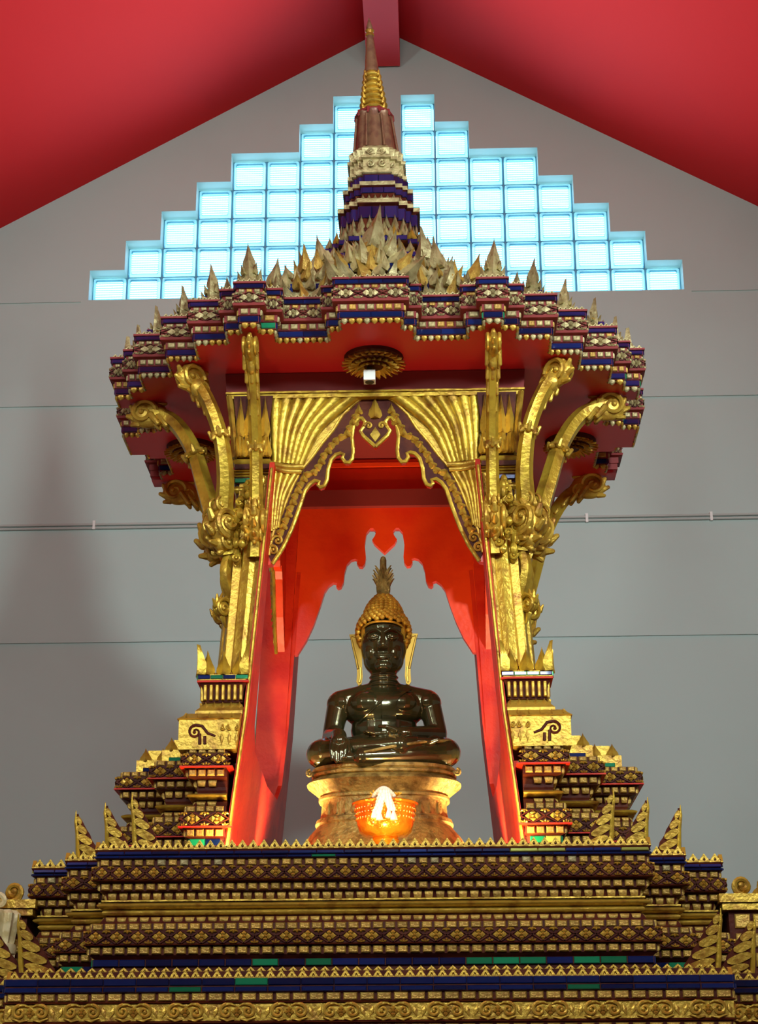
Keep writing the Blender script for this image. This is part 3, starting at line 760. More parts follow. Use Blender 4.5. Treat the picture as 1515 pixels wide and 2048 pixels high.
# columns ---------------------------------------------------------------
def shaft_path(sx, sy, x0, x1, y0, y1, z0, z1): return [(sx*(x0+(x1-x0)*f), sy*(y0+(y1-y0)*f), z0+(z1-z0)*f) for f in (0, .25, .5, .75, 1)]
leafA = leaf_key(0.040, 0.068, 0.014, 0.08); leafB = leaf_key(0.026, 0.024, 0.008, 0.2); leafC = leaf_key(0.030, 0.125, 0.013, 0.04); leafD = leaf_key(0.024, 0.065, 0.012, 0.05)
bar = reg('flute_bar', MB().frustum(0.0095, 0.044, 0.006))
for sx in (-1, 1):
    for sy in (-1, 1):
        b = MB()
        for (x0, x1, y0, y1, r0, r1) in ((0.378, 0.348, 0.600, 0.550, 0.030, 0.024), (0.412, 0.380, 0.575, 0.525, 0.026, 0.021), (0.430, 0.398, 0.535, 0.49, 0.024, 0.020)):
            p = shaft_path(sx, -sy*-1, x0, x1, y0, y1, 2.76, 3.34)
            b.tube(p, [r0, r0*.97, r0*.93, r0*.9, r1], 16, ridge=0.05)
        b2 = MB(); p = shaft_path(sx, sy, 0.352, 0.322, 0.620, 0.570, 2.76, 3.36); b2.tube(p, 0.010, 8)
        colm = obj('column', b, 'gold_bright', pav, TM)
        obj('corner_bead', b2, 'gold', colm, TM)
        pp = MB(); pp.prism([(inner_x(2.76)+.012, 2.76), (.425, 2.76), (.40, 3.36), (inner_x(3.36)+.012, 3.36)], lambda u, v, d: (sx*u, sy*(.60-.085*(v-2.76))+sy*d, v), -.03, .004)
        obj('pilaster', pp, 'gold', colm, TM, smooth=False)
        # square base of the column: carved block, sloping leaf course, fluted bell, glass band, leaf crown
        cx, cy = 0.420, 0.615
        sq = lambda hw, hd: [(sx*cx-hw, sy*cy-hd), (sx*cx+hw, sy*cy-hd), (sx*cx+hw, sy*cy+hd), (sx*cx-hw, sy*cy+hd)]
        sqp = sq(0.062, 0.045)
        def clampx(mb_):
            mb_.v = [((max(x*sx, inner_x(z)+.016)*sx), y, z) for x, y, z in mb_.v]; return mb_
        blk = obj('column_base', clampx(sweep(sqp, [(0.050, 2.518), (0.050, 2.600), (0.055, 2.602), (0.030, 2.622), (0.012, 2.624), (0.012, 2.634), (-0.008, 2.655), (-0.014, 2.66), (-0.008, 2.70), (0.004, 2.72), (0.008, 2.722), (0.008, 2.738), (-0.01, 2.739), (-0.012, 2.748)])), 'gold', pav, TM, smooth=False)
        obj('fillet', sweep(sqp, [(-0.02, 2.716), (0.010, 2.716), (0.010, 2.7205), (-0.02, 2.7205)]), 'post_red', blk, TM, smooth=False)
        obj('dark_ground', sweep(sqp, [(-0.02, 2.660), (-0.0085, 2.662), (-0.004, 2.70), (0.003, 2.715), (-0.02, 2.716)]), 'maroon', blk, TM, smooth=False)
        if sy < 0:
            pc = Pieces('glass_tile'); place_row(pc, sqp, 0.008, 2.730, 0.034, tile_key(0.033, 0.011, 0.004), 'green_glass', blk, ymax=0, inner=-sx, xmin=.366, mats=(['green_glass', 'blue_glass', 'yellow_glass'], [3, 3, 1])); pc.flush(pav, 'green_glass')
            pc = Pieces('flute'); place_row(pc, sqp, -0.004, 2.689, 0.0165, 'flute_bar', 'gold', blk, ymax=0, inner=-sx, xmin=.366); pc.flush(pav, 'gold')
            pc = Pieces('leaf'); place_row(pc, sqp, -0.004, 2.638, 0.022, leafB, 'gold', blk, ymax=0, inner=-sx, xmin=.366); place_row(pc, sqp, 0.046, 2.602, 0.030, leafB, 'gold', blk, ymax=0, inner=-sx, xmin=.366, tilt=radians(-45))
            place_row(pc, sqp, 0.004, 2.737, 0.044, leafA, 'gold_bright', blk, ymax=0, inner=-sx, xmin=.366); pc.flush(pav, 'gold')
            for k in (-1, 1):
                cf = leaf_raw(0.040, 0.085, 0.016, 0.15)
                obj('crown_leaf', cf, 'gold_bright', blk, TM @ Mtx(sx*cx+k*0.062, sy*cy-0.05, 2.737, k*radians(40)))
            # engraved scroll on the block
            sp = MB(); h = -sx
            spiral(sp, I4, 0.019, 1.3, 0.0042, start=pi/2, hand=sx*-1)
            sp.tube([(0, 0, 0.019), (h*0.018, 0, 0.016), (h*0.034, 0, -0.004), (h*0.055, 0, -0.012)], [0.0042, 0.0042, 0.004, 0.003], 6)
            sp.tube([(h*0.012, 0, -0.005), (h*0.013, 0, -0.034)], [0.004, 0.0045], 6); sp.tube([(h*0.026, 0, -0.012), (h*0.027, 0, -0.034)], [0.004, 0.0045], 6)
            obj('scroll', sp, 'maroon', blk, TM @ Matrix.Translation((sx*(cx+0.066), sy*cy-0.096, 2.566)))
            # ornament panel beside the scroll
            op = MB()
            for i in range(3):
                spiral(op, Matrix.Translation((-0.02+0.02*i, -0.003, 0.016)), 0.008, 1.1, 0.003, n=14, start=pi/2, hand=1 if i % 2 else -1)
                kite(op, -0.02+0.02*i, -0.030, 0.012, 0.034, 0.007, pi/2)
            obj('carved_panel', op, 'gold', blk, TM @ Matrix.Translation((sx*(cx-0.026), sy*cy-0.096, 2.560)))
        # capital: bands and flared leaf bell
        kx, ky = 0.365, 0.515
        cp = [(sx*kx-0.055, sy*ky-0.045), (sx*kx+0.055, sy*ky-0.045), (sx*kx+0.055, sy*ky+0.045), (sx*kx-0.055, sy*ky+0.045)]
        cap = obj('capital', sweep(cp, [(-0.012, 3.30), (-0.012, 3.345), (-0.004, 3.348), (-0.004, 3.366), (-0.008, 3.368), (-0.008, 3.392), (-0.004, 3.394), (-0.004, 3.418), (-0.010, 3.430), (-0.004, 3.55), (0.004, 3.626)]), 'maroon', pav, TM, smooth=False)
        obj('gold_band', sweep(cp, torus_prof(-0.010, 3.405, 3.428, 0.012)), 'gold_bright', cap, TM)
        for z0, z1 in ((3.366, 3.374), (3.376, 3.383), (3.385, 3.391)): obj('gold_band', sweep(cp, torus_prof(-0.006, z0, z1, 0.006)), 'gold_bright', cap, TM)
        obj('gold_band', sweep(cp, torus_prof(-0.008, 3.318, 3.340, 0.006)), 'gold_bright', cap, TM)
        if sy < 0:
            pc = Pieces('glass_tile'); place_row(pc, cp, -0.004, 3.356, 0.036, tile_key(0.034, 0.014, 0.004), 'green_glass', cap, ymax=0, mats=(['green_glass', 'blue_glass'], [1, 1])); pc.flush(pav, 'green_glass')
            pc = Pieces('bell_leaf')
            place_row(pc, cp, -0.004, 3.432, 0.024, leafC, 'gold', cap, ymax=0, inner=-sx, tilt=radians(3)); place_row(pc, cp, 0.000, 3.495, 0.024, leafC, 'gold', cap, ymax=0, inner=-sx, tilt=radians(3), inset=0.006)
            place_row(pc, cp, 0.002, 3.430, 0.020, leafD, 'gold', cap, ymax=0, inner=-sx, pri=1); pc.flush(pav, 'gold')
        # carved cluster hugging the column head
        cl = MB(); rr = random.Random(3+sx+2*sy)
        for i in range(26):
            f = i/25; z = 3.10+0.24*f
            a = rr.uniform(-2.6, 0.4); r = 0.032+0.016*sin(pi*f)
            xx = (0.366-0.02*f)+r*cos(a)*sx*sx; yy = -(0.59-0.02*f)+r*sin(a)*0.9
            M = Mtx(sx*xx if True else 0, -sy*yy, z, a+pi/2)
            cl.ell((sx*xx, -sy*yy, z), (0.012, 0.012, rr.uniform(.012, .022)), 8, 6)
            if i % 3 == 0: spiral(cl, Mtx(sx*xx, -sy*yy-0.012, z), 0.013, 1.1, 0.0045, n=14, start=rr.uniform(0, 6), hand=rr.choice((-1, 1)))
        obj('carved_cluster', cl, 'gold_bright', colm, TM)

# brackets --------------------------------------------------------------
def catmull(P, n=6):
    P = [Vector(p) for p in P]; out = []
    for i in range(len(P)-1):
        a = P[max(i-1, 0)]; b = P[i]; c = P[i+1]; d = P[min(i+2, len(P)-1)]
        for k in range(n):
            t = k/n
            out.append(0.5*((2*b)+(c-a)*t+(2*a-5*b+4*c-d)*t*t+(3*b-a-3*c+d)*t**3))
    out.append(P[-1]); return out
def spiral_rel(mb, M, R, th, turns=1.45, hand=1, start=-pi/2):
    spiral(mb, M @ Matrix.Translation((0, -th, 0)), R, turns, R*0.20, start=start, hand=hand)
    spiral(mb, M @ Matrix.Translation((0, th, 0)), R, turns, R*0.20, start=start, hand=hand)
def bracket(pts, rads, az, head=0.042, tail=True, collar=0.55, knot=None, simple=False):
    """pts in throne space; az = azimuth (rad) the bracket leans to"""
    path = catmull(pts); m = len(path)
    rad = []
    for i in range(m):
        f = i/(m-1)*(len(rads)-1); k = min(int(f), len(rads)-2); rad.append(rads[k]+(rads[k+1]-rads[k])*(f-k))
    b = MB(); b.tube(path, rad, 12, ridge=0.11)
    br = obj('bracket', b, 'gold_bright', pav, TM)
    R = Matrix.Rotation(az, 4, 'Z')              # local x axis = outward direction
    # head
    e = path[-1]; h = MB(); M = Matrix.Translation(e) @ R
    hb = MB(); hb.ell((0, 0, 0), (head*1.0, head*.40, head*.78), 14, 10, M); hb.ell(tuple(M.inverted() @ path[-4]), (head*.55, head*.36, head*.55), 12, 8, M)
    obj('head_core', hb, 'gold', br, TM)
    spiral_rel(h, M @ Matrix.Translation((head*.25, 0, 0)), head*.72, head*.36, hand=-1, start=pi)
    spiral_rel(h, Matrix.Translation(path[-4]) @ R @ Matrix.Translation((0, 0, -head*.15)), head*.40, head*.34, hand=1, start=pi/2, turns=1.2)
    for k in range(6):
        a = -.9+k*.62; h.cap(tuple(M @ Vector((head*.85*cos(a), 0, head*.68*sin(a)))), tuple(M @ Vector((head*1.12*cos(a+.2), 0, head*.90*sin(a+.2)))), head*.20, head*.12, 8)
    d = (path[-1]-path[-5]).normalized()
    for k in range(4):
        q = path[-2-2*k]; s_ = 1-0.16*k
        for side in (-1, 1):
            w = R @ Vector((0, side, 0))
            h.cap(q+w*head*.34*s_-Vector((0, 0, head*.1)), q+w*head*.42*s_-Vector((0, 0, head*.55))-d*head*.45, head*.19*s_, head*.12, 8)
        h.cap(q-Vector((0, 0, head*.30*s_)), q-Vector((0, 0, head*.62*s_))-d*head*.5, head*.22*s_, head*.12, 8)
    obj('head_scroll', h, 'gold', br, TM)
    # collar flower on the arm
    i = int(collar*m); c = path[i]; t = (path[i+1]-path[i-1]).normalized(); q = MB()
    q.tube([c-t*.009, c-t*.005, c+t*.005, c+t*.009], [rad[i]*1.1, rad[i]*1.5, rad[i]*1.5, rad[i]*1.1], 10)
    for k in range(8):
        a = k*pi/4; u = t.orthogonal().normalized(); w = t.cross(u); dv = u*cos(a)+w*sin(a)
        q.cap(c+dv*rad[i]*1.15-t*.006, c+dv*rad[i]*1.5+t*.014*(1 if k % 2 else -1), rad[i]*.42, rad[i]*.26, 8)
    obj('collar', q, 'gold', br, TM)
    if knot:
        kk = MB(); p, ks = knot; M = Matrix.Translation(p) @ R
        kc = MB(); kc.ell((0, 0, 0), (ks*.8, ks*.60, ks*1.15), 14, 10, M); kc.ell((ks*.1, 0, -ks*.9), (ks*.5, ks*.42, ks*.5), 12, 8, M)
        obj('knot_core', kc, 'gold', br, TM)
        spiral_rel(kk, M @ Matrix.Translation((ks*.12, 0, ks*.15)), ks*.82, ks*.58, hand=1, start=-pi/2)
        spiral_rel(kk, M @ Matrix.Translation((-ks*.05, 0, -ks*.85)), ks*.52, ks*.42, hand=-1, start=pi/2)
        spiral_rel(kk, M @ Matrix.Translation((ks*.35, 0, ks*1.1)), ks*.45, ks*.30, hand=-1, start=pi/2)
        rr = random.Random(int(p[0]*1000))
        for k in range(9):
            a = -2.2+k*0.62
            kk.cap(tuple(M @ Vector((ks*.8*cos(a), 0, ks*1.2*sin(a)))), tuple(M @ Vector((ks*1.12*cos(a+.25), 0, ks*1.5*sin(a+.25)))), ks*.24, ks*.14, 8)
            kk.cap(tuple(M @ Vector((ks*.6*cos(a), -ks*.42, ks*.9*sin(a)))), tuple(M @ Vector((ks*.75*cos(a+.4), -ks*.55, ks*1.1*sin(a+.4)))), ks*.22, ks*.15, 8)
        obj('knot', kk, 'gold', br, TM)
    if tail:
        tl = MB(); M = Matrix.Translation(pts[0]) @ R
        P0 = Vector(pts[0])
        tl.tube(catmull([M @ Vector(v) for v in ((0.0, 0, 0.0), (0.012, 0, -0.05), (0.0, 0, -0.10), (-0.030, 0, -0.15))]), 0.017, 10, ridge=0.06)
        S = M @ Matrix.Translation((0.018, 0, -0.165))
        tl.ell((0, 0, 0), (0.026, 0.010, 0.026), 12, 8, S)
        spiral_rel(tl, S, 0.030, 0.009, hand=-1, start=pi*.75)
        for k in range(4): tl.cap(tuple(S @ Vector((0.026*cos(.2+k*.5), 0, .026*sin(.2+k*.5)))), tuple(S @ Vector((0.040*cos(.5+k*.5), 0, .046*sin(.5+k*.5)))), .008, .003, 6)
        tl.cap(tuple(S @ Vector((0, 0, -.026))), tuple(S @ Vector((-.012, 0, -.052))), .009, .003, 6)
        obj('tail_scroll', tl, 'gold_bright', br, TM)
    return br
for sx in (-1, 1):
    for sy in (-1, 1):                             # sy -1: towards the hall
        y = lambda v: v if sy < 0 else -v
        azA = -pi/2 if sy < 0 else pi/2
        bracket([(sx*.345, y(-.602), 3.10), (sx*.343, y(-.625), 3.25), (sx*.343, y(-.665), 3.42), (sx*.345, y(-.745), 3.56), (sx*.348, y(-.828), 3.655)],
                [.022, .018, .0165, .0165, .020], azA, head=0.046, tail=False, collar=0.50, knot=((sx*.345, y(-.628), 3.20), .044))
        azB = math.atan2(y(-.75), sx*.75)
        bracket([(sx*.425, y(-.565), 3.12), (sx*.440, y(-.585), 3.24), (sx*.436, y(-.615), 3.35), (sx*.452, y(-.640), 3.47), (sx*.492, y(-.635), 3.58), (sx*.540, y(-.610), 3.660)],
                [.026, .025, .023, .020, .020, .024], azB, head=0.058, tail=(sy < 0), collar=0.60, knot=((sx*.440, y(-.585), 3.20), .056))
        azC = 0 if sx > 0 else pi
        bracket([(sx*.430, y(-.500), 3.12), (sx*.475, y(-.480), 3.24), (sx*.512, y(-.455), 3.36), (sx*.565, y(-.405), 3.52), (sx*.635, y(-.365), 3.63), (sx*.715, y(-.345), 3.665)],
                [.027, .027, .026, .024, .023, .026], azC, head=0.060, tail=(sy < 0), collar=0.58, knot=((sx*.470, y(-.490), 3.20), .056))

# arch panels -------------------------------------------------------------
ARC = [(0.302, 3.105), (0.272, 3.155), (0.247, 3.212), (0.226, 3.275), (0.210, 3.330), (0.196, 3.352), (0.180, 3.364), (0.166, 3.360), (0.170, 3.349), (0.163, 3.342), (0.152, 3.347), (0.144, 3.365), (0.141, 3.398),
       (0.132, 3.430), (0.118, 3.446), (0.104, 3.450), (0.094, 3.446), (0.098, 3.434), (0.090, 3.421), (0.078, 3.420), (0.069, 3.432), (0.066, 3.455), (0.070, 3.502), (0.064, 3.545), (0.050, 3.563), (0.040, 3.563), (0.030, 3.550),
       (0.034, 3.535), (0.044, 3.520), (0.036, 3.505), (0.0, 3.470)]
PTOP = 3.642
arch_half = ARC
left = [(-x, z) for x, z in ARC]
poly = [(0.312, PTOP), (0.325, 3.10)]+ARC+[(-x, z) for x, z in reversed(ARC[:-1])]+[(-0.325, 3.10), (-0.312, PTOP)]
slab = MB(); slab.prism(poly, lambda u, v, d: (u, d, v), -0.014, 0.014)
slab_m = slab.mesh('arch_panel', False)
def arch_side(front):                             # local x along panel, -y outward
    pass
rim = MB()
for s in (1, -1):
    pth = [(s*x, -0.016, z) for x, z in ARC]
    rim.tube(pth, 0.0065, 8)
rim_m = rim.mesh('arch_rim')
# border ground between rim and curtain
outl = [(0.312, 3.13), (0.300, 3.20), (0.275, 3.265), (0.250, 3.335), (0.222, 3.395), (0.190, 3.435), (0.160, 3.480), (0.125, 3.525), (0.098, 3.572), (0.060, 3.612), (0.030, 3.634)]
grd = MB()
gpoly = outl[::-1]+ARC
gfull = [(x, z) for x, z in outl]
gp = [(0.0, 3.638)]+[(x, z) for x, z in reversed(outl)]+ARC
for s in (1, -1):
    grd.prism([(s*x, z) for x, z in gp], lambda u, v, d: (u, d, v), -0.019, -0.012)
grd_m = grd.mesh('border_ground', False)
cgr = MB()
for s in (1, -1): cgr.prism([(s*x, z) for x, z in [(0.312, PTOP-.002), (0.322, 3.13)]+outl+[(0.0, 3.636), (0.0, PTOP-.002)]], lambda u, v, d: (u, d, v), -0.0165, -0.012)
cgr_m = cgr.mesh('curtain_ground', False)
rim2 = MB()
for s in (1, -1): rim2.tube([(s*x, -0.020, z) for x, z in outl], 0.0045, 6)
rim2_m = rim2.mesh('border_bead')
# curtain folds
def fold_mesh(p0, p1, p2, r0, r1, r2):
    b = MB(); path = catmull([p0, p1, p2], 5); m = len(path); rad = []
    for i in range(m):
        f = i/(m-1)
        rad.append(r0+(r1-r0)*f*2 if f < .5 else r1+(r2-r1)*(f-.5)*2)
    b.tube(path, rad, 10, ref=Vector((0, 1, 0))); return b
TIE = 3.415
folds = []
tops = [0.298, 0.268, 0.236, 0.202, 0.165, 0.125, 0.082]
for i, tx in enumerate(tops):
    f = i/6
    bx = 0.300-0.078*f
    midx = bx+(tx-bx)*0.42+0.006*f
    folds.append(fold_mesh((bx, -0.020, TIE+0.006-0.008*f), (midx, -0.026, TIE+0.118), (tx-0.004*i, -0.020, 3.638), 0.0085, 0.0145, 0.022))
lows = []
for i in range(4):
    f = i/3
    lows.append(fold_mesh((0.298-0.062*f, -0.020, TIE-0.012-0.012*f), (0.302-0.032*f, -0.026, TIE-0.10), (0.306-0.018*f, -0.020, 3.205+0.01*f), 0.0115, 0.0095, 0.006))
tie = fold_mesh((0.314, -0.024, TIE+0.004), (0.265, -0.032, TIE-0.012), (0.214, -0.026, TIE-0.010), 0.008, 0.009, 0.008)
tie2 = fold_mesh((0.314, -0.024, TIE-0.010), (0.265, -0.032, TIE-0.026), (0.220, -0.026, TIE-0.026), 0.007, 0.008, 0.007)
lf = leaf_raw(0.036, 0.038, 0.014, 0.0)
lf_m = lf.mesh('border_leaf', True, 25)
scr = MB(); spiral(scr, I4, 0.017, 1.3, 0.005, n=18); scr_m = scr.mesh('border_scroll')
heart = MB(); leaf_raw(0.052, 0.075, 0.016, 0, heart)
heart_m = heart.mesh('heart_leaf', True, 25)
pend = MB()
for s in (-1, 1):
    kite(pend, 0, 0.052, 0.040, 0.052, 0.010, -pi/2)
    spiral(pend, Matrix.Translation((s*0.020, -0.006, 0.055)), 0.013, 1.1, 0.0045, n=14, start=0 if s > 0 else pi, hand=s)
pend_m = pend.mesh('pendant_leaf')
def mirrored(mb):
    q = MB(); q.add([(-x, y, z) for x, y, z in mb.v], mb.f); return q
fold_ms = [(f.mesh('curtain_fold'), mirrored(f).mesh('curtain_fold')) for f in folds]
low_ms = [(f.mesh('curtain_fold'), mirrored(f).mesh('curtain_fold')) for f in lows]
tie_ms = [(f.mesh('tie_band'), mirrored(f).mesh('tie_band')) for f in (tie, tie2)]
def lerp_pts(P, n):
    P = [Vector((x, 0, z)) for x, z in P]; L = [0]
    for a, b in zip(P, P[1:]): L.append(L[-1]+(b-a).length)
    out = []
    for i in range(n):
        t = L[-1]*(i+.5)/n
        for k in range(len(P)-1):
            if L[k+1] >= t:
                f = (t-L[k])/(L[k+1]-L[k]); d = (P[k+1]-P[k]).normalized(); out.append((P[k]+(P[k+1]-P[k])*f, d)); break
    return out
for rz, off, full in ((0, 0.512, True), (pi, 0.475, False), (pi/2, 0.36, False), (-pi/2, 0.36, False)):
    M = TM @ Matrix.Rotation(rz, 4, 'Z') @ Matrix.Translation((0, -off, 0))
    if abs(abs(rz)-pi/2) < .01: M = M @ Matrix.Diagonal((1.50, 1, 1, 1))
    ap = obj('arch_panel', slab_m, 'orange_red', pav, M)
    if rz == pi: continue
    obj('arch_rim', rim_m, 'gold_bright', ap, M)
    obj('border_ground', grd_m, 'maroon', ap, M); obj('curtain_ground', cgr_m, 'gold', ap, M); obj('border_bead', rim2_m, 'gold', ap, M)
    for pair in fold_ms+low_ms:
        for q in pair: obj('curtain_fold', q, 'gold_bright', ap, M)
    for pair in tie_ms:
        for q in pair: obj('tie_band', q, 'gold', ap, M)
    inner_line = [(x+0.012, z+0.010) for x, z in ARC[1:26]]
    for s in (1, -1):
        mid = [((a[0]*.55+b[0].x*.45), (a[1]*.55+b[0].z*.45)) for a, b in zip(outl[1:], lerp_pts(ARC[1:26], len(outl)-1))]
        for k, (p, d) in enumerate(lerp_pts(mid, 24)):
            ang = math.atan2(d.x, d.z)
            N = M @ Mtx(s*p.x, -0.018, p.z) @ Matrix.Rotation(s*(ang+(0.45 if k % 2 else -0.4)), 4, 'Y') @ Matrix.Translation((0, 0, -0.012))
            obj('border_leaf', lf_m, 'gold', ap, N)
        for px, pz in ((0.287, 3.175), (0.300, 3.145)):
            obj('border_scroll', scr_m, 'gold', ap, M @ Mtx(s*px, -0.022, pz, 0, (s, 1, 1)))
    obj('heart_leaf', heart_m, 'gold', ap, M @ Mtx(0, -0.020, 3.560))
    obj('pendant_leaf', pend_m, 'gold', ap, M @ Mtx(0, -0.016, 3.480))
# inner upper box, seen through the arch
b = MB()
for (cx_, cy_, wx, wy) in ((0, -0.49, 0.78, 0.02), (0, 0.49, 0.78, 0.02), (-0.38, 0, 0.02, 0.96), (0.38, 0, 0.02, 0.96)):
    b.box((cx_, cy_, 3.7925), (wx, wy, 0.315))
b.box((0, 0, 3.945), (0.78, 1.0, 0.02))
obj('inner_box', b, 'orange_red', can, TM, smooth=False)
rect_ = [(-0.368, -0.478), (0.368, -0.478), (0.368, 0.478), (-0.368, 0.478)]
for z0, z1, g in ((3.80, 3.815, .012), (3.818, 3.826, .008), (3.70, 3.71, .010)):
    b = MB(); rs = []
    q = [(x*(1-g/.37), y*(1-g/.48)) for x, y in rect_]
    for lp, z in ((rect_, z0), (q, z0), (q, z1), (rect_, z1)): rs.append([(x, y, z) for x, y in lp])
    b.rings(rs, False); obj('inner_moulding', b, 'orange_red', can, TM, smooth=False)
# gold trim frame under the soffit (front and sides)
fr = [(-0.425, -0.535), (0.425, -0.535), (0.425, 0.535), (-0.425, 0.535)]
fm_ = MB()
for sgn in (1,):
    for z0, z1, d in ((3.622, 3.634, 0.020), (3.636, 3.642, 0.024)):
        rs = []
        for dd, z in ((-0.012, z0), (d, z0), (d, z1), (-0.012, z1)): rs.append([(x, y, z) for x, y in offset(fr, dd)])
        rs.append(rs[0]); fm_.rings(rs, False)
obj('gold_frame', fm_, 'gold_bright', pav, TM, smooth=False)
fm_ = MB(); rs = []
for dd, z in ((-0.10, 3.638), (0.022, 3.642), (0.026, 3.70), (-0.10, 3.70)): rs.append([(x, y, z) for x, y in offset(fr, dd)])
rs.append(rs[0]); fm_.rings(rs, False); obj('frame_ground', fm_, 'maroon_red', pav, TM, smooth=False)
for s in (-1, 1):
    b = MB(); b.tube([(s*0.438, -0.562, 3.628), (s*0.430, -0.564, 3.57), (s*0.422, -0.562, 3.50), (s*0.416, -0.560, 3.44)], [.009, .009, .008, .007], 4)
    obj('frame_upright', b, 'gold', pav, TM)

# ================================================================== CANOPY
CPQ = [(.09, -.895), (.09, -.845), (.125, -.845), (.125, -.775), (.275, -.775), (.275, -.835), (.32, -.835), (.32, -.88), (.375, -.88), (.375, -.835), (.42, -.835), (.42, -.77), (.52, -.77), (.52, -.665), (.615, -.665), (.615, -.55), (.715, -.55), (.715, -.445),
       (.765, -.445), (.765, -.39), (.815, -.39), (.815, -.31), (.775, -.31), (.775, -.26), (.73, -.26), (.73, -.12), (.79, -.12), (.79, -.085), (.845, -.085)]
CPP = quad_poly(CPQ)
# soffit with the opening over the statue
hole = [(-0.36, -0.47), (0.36, -0.47), (0.36, 0.47), (-0.36, 0.47)]
inner_cp = offset(CPP, -0.004)
tri = tessellate_polygon([[Vector((x, y, 0)) for x, y in inner_cp], [Vector((x, y, 0)) for x, y in hole]])
allp = inner_cp+hole
sof = MB(); n0 = len(allp)
sof.add([(x, y, 3.702) for x, y in allp]+[(x, y, 3.712) for x, y in allp], [tuple(t) for t in tri]+[tuple(n0+i for i in reversed(t)) for t in tri])
obj('soffit', sof, 'soffit_red', can, TM, smooth=False)
cor = obj('cornice', sweep(CPP, [(-0.012, 3.712), (0.0, 3.714), (0.0, 3.735), (0.004, 3.736), (0.004, 3.757), (0.018, 3.760), (0.020, 3.767), (0.016, 3.768), (0.016, 3.801), (0.010, 3.802), (0.010, 3.814), (0.014, 3.815), (0.014, 3.829), (0.020, 3.830), (0.020, 3.836), (-0.04, 3.838)], capb=False), 'maroon_red', can, TM, smooth=False)
tiles = Pieces('gold_tile'); glass = Pieces('glass_tile'); bead = Pieces('fringe_petal'); flw = Pieces('lattice_flower'); hfl = Pieces('half_flower')
CM = (['gold_pale', 'gold_tile'], [2, 1])
place_row(tiles, CPP, 0.004, 3.7465, 0.0255, tile_key(0.0195, 0.0165, 0.006), 'gold_pale', cor, mats=CM, inset=0.004)
place_row(tiles, CPP, 0.010, 3.808, 0.0255, tile_key(0.019, 0.011, 0.006), 'gold_pale', cor, mats=CM, inset=0.004, pri=1)
place_row(glass, CPP, 0.0, 3.7245, 0.078, tile_key(0.0775, 0.0175, 0.005), 'blue_glass', cor, mats=(['blue_glass', 'green_glass'], [7, 1]), inset=0.001)
place_row(glass, CPP, 0.014, 3.822, 0.078, tile_key(0.0775, 0.013, 0.005), 'blue_glass', cor, inset=0.001, pri=1)
# hanging fringe petals
fb = MB(); rs = []
for f, w in ((0, .35), (.25, 1.0), (.55, .95), (.8, .6), (1.0, .15)):
    z = 0.002-0.019*f; ww = 0.0095*w
    rs.append([(ww*cos(2*pi*k/8), -0.001+ww*.75*sin(2*pi*k/8), z) for k in range(8)])
reg('fringe', fb.rings(rs))
place_row(bead, CPP, -0.004, 3.714, 0.0205, 'fringe', 'gold', cor, mats=(['gold', 'gold_pale'], [1, 1]))
lattice(CPP, 0.016, 3.7845, 0.033, 0.070, cor, flw, hfl, matn='gold_pale', bars='maroon')
for pc, mm_ in ((tiles, 'gold_pale'), (glass, 'blue_glass'), (bead, 'gold'), (flw, 'gold_pale'), (hfl, 'gold_pale')): pc.flush(can, mm_)
# thin crest along the cornice top
ct = Pieces('crest_tooth'); place_row(ct, CPP, 0.012, 3.836, 0.017, tooth_key(0.0168, 0.010, 0.006), 'gold_pale', cor, sides=False, ymax=-.2); ct.flush(can, 'gold_pale', 300)

# roof tiers
def redent(s): return quad_poly([(.50*s, -s), (.50*s, -.84*s), (.70*s, -.84*s), (.70*s, -.70*s), (.84*s, -.70*s), (.84*s, -.50*s), (s, -.50*s)])
LEAF = Pieces('roof_leaf')
LK = [leaf_key(0.036, 0.060, 0.016, 0.08), leaf_key(0.045, 0.085, 0.018, 0.08), leaf_key(0.030, 0.045, 0.014, 0.1)]
tiers = [(0.62, 3.835, 3.89), (0.50, 3.89, 3.99), (0.395, 3.99, 4.10), (0.30, 4.10, 4.21), (0.225, 4.21, 4.31), (0.168, 4.31, 4.40)]
for i, (sz, z0, z1) in enumerate(tiers):
    pr = redent(sz)
    t_ = obj('roof_tier', sweep(pr, [(0.0, z0), (0.0, z0+(z1-z0)*.45), (0.015, z0+(z1-z0)*.5), (0.015, z0+(z1-z0)*.72), (-0.01, z0+(z1-z0)*.75), (-0.05, z1)]), 'maroon' if i % 2 else 'maroon_red', can, TM, smooth=False)
    gl_ = Pieces('glass_tile'); place_row(gl_, pr, 0.015, z0+(z1-z0)*.61, 0.06, tile_key(0.058, 0.018, 0.005), 'blue_glass', t_, ymax=0, sides=False); gl_.flush(can, 'blue_glass')
    place_row(LEAF, pr, 0.012, z0+(z1-z0)*.70, 0.048-0.004*i, LK[0] if i < 4 else LK[2], 'gold_pale', t_, ymax=-0.02, sides=False, mats=(['gold_pale', 'gold'], [3, 1]))
    place_row(LEAF, pr, 0.006, z0+(z1-z0)*.05, 0.052-0.004*i, LK[1] if i < 4 else LK[0], 'gold_pale', t_, ymax=-0.02, sides=False, pri=1, mats=(['gold_pale', 'gold'], [3, 1]))
LEAF.flush(can, 'gold_pale')

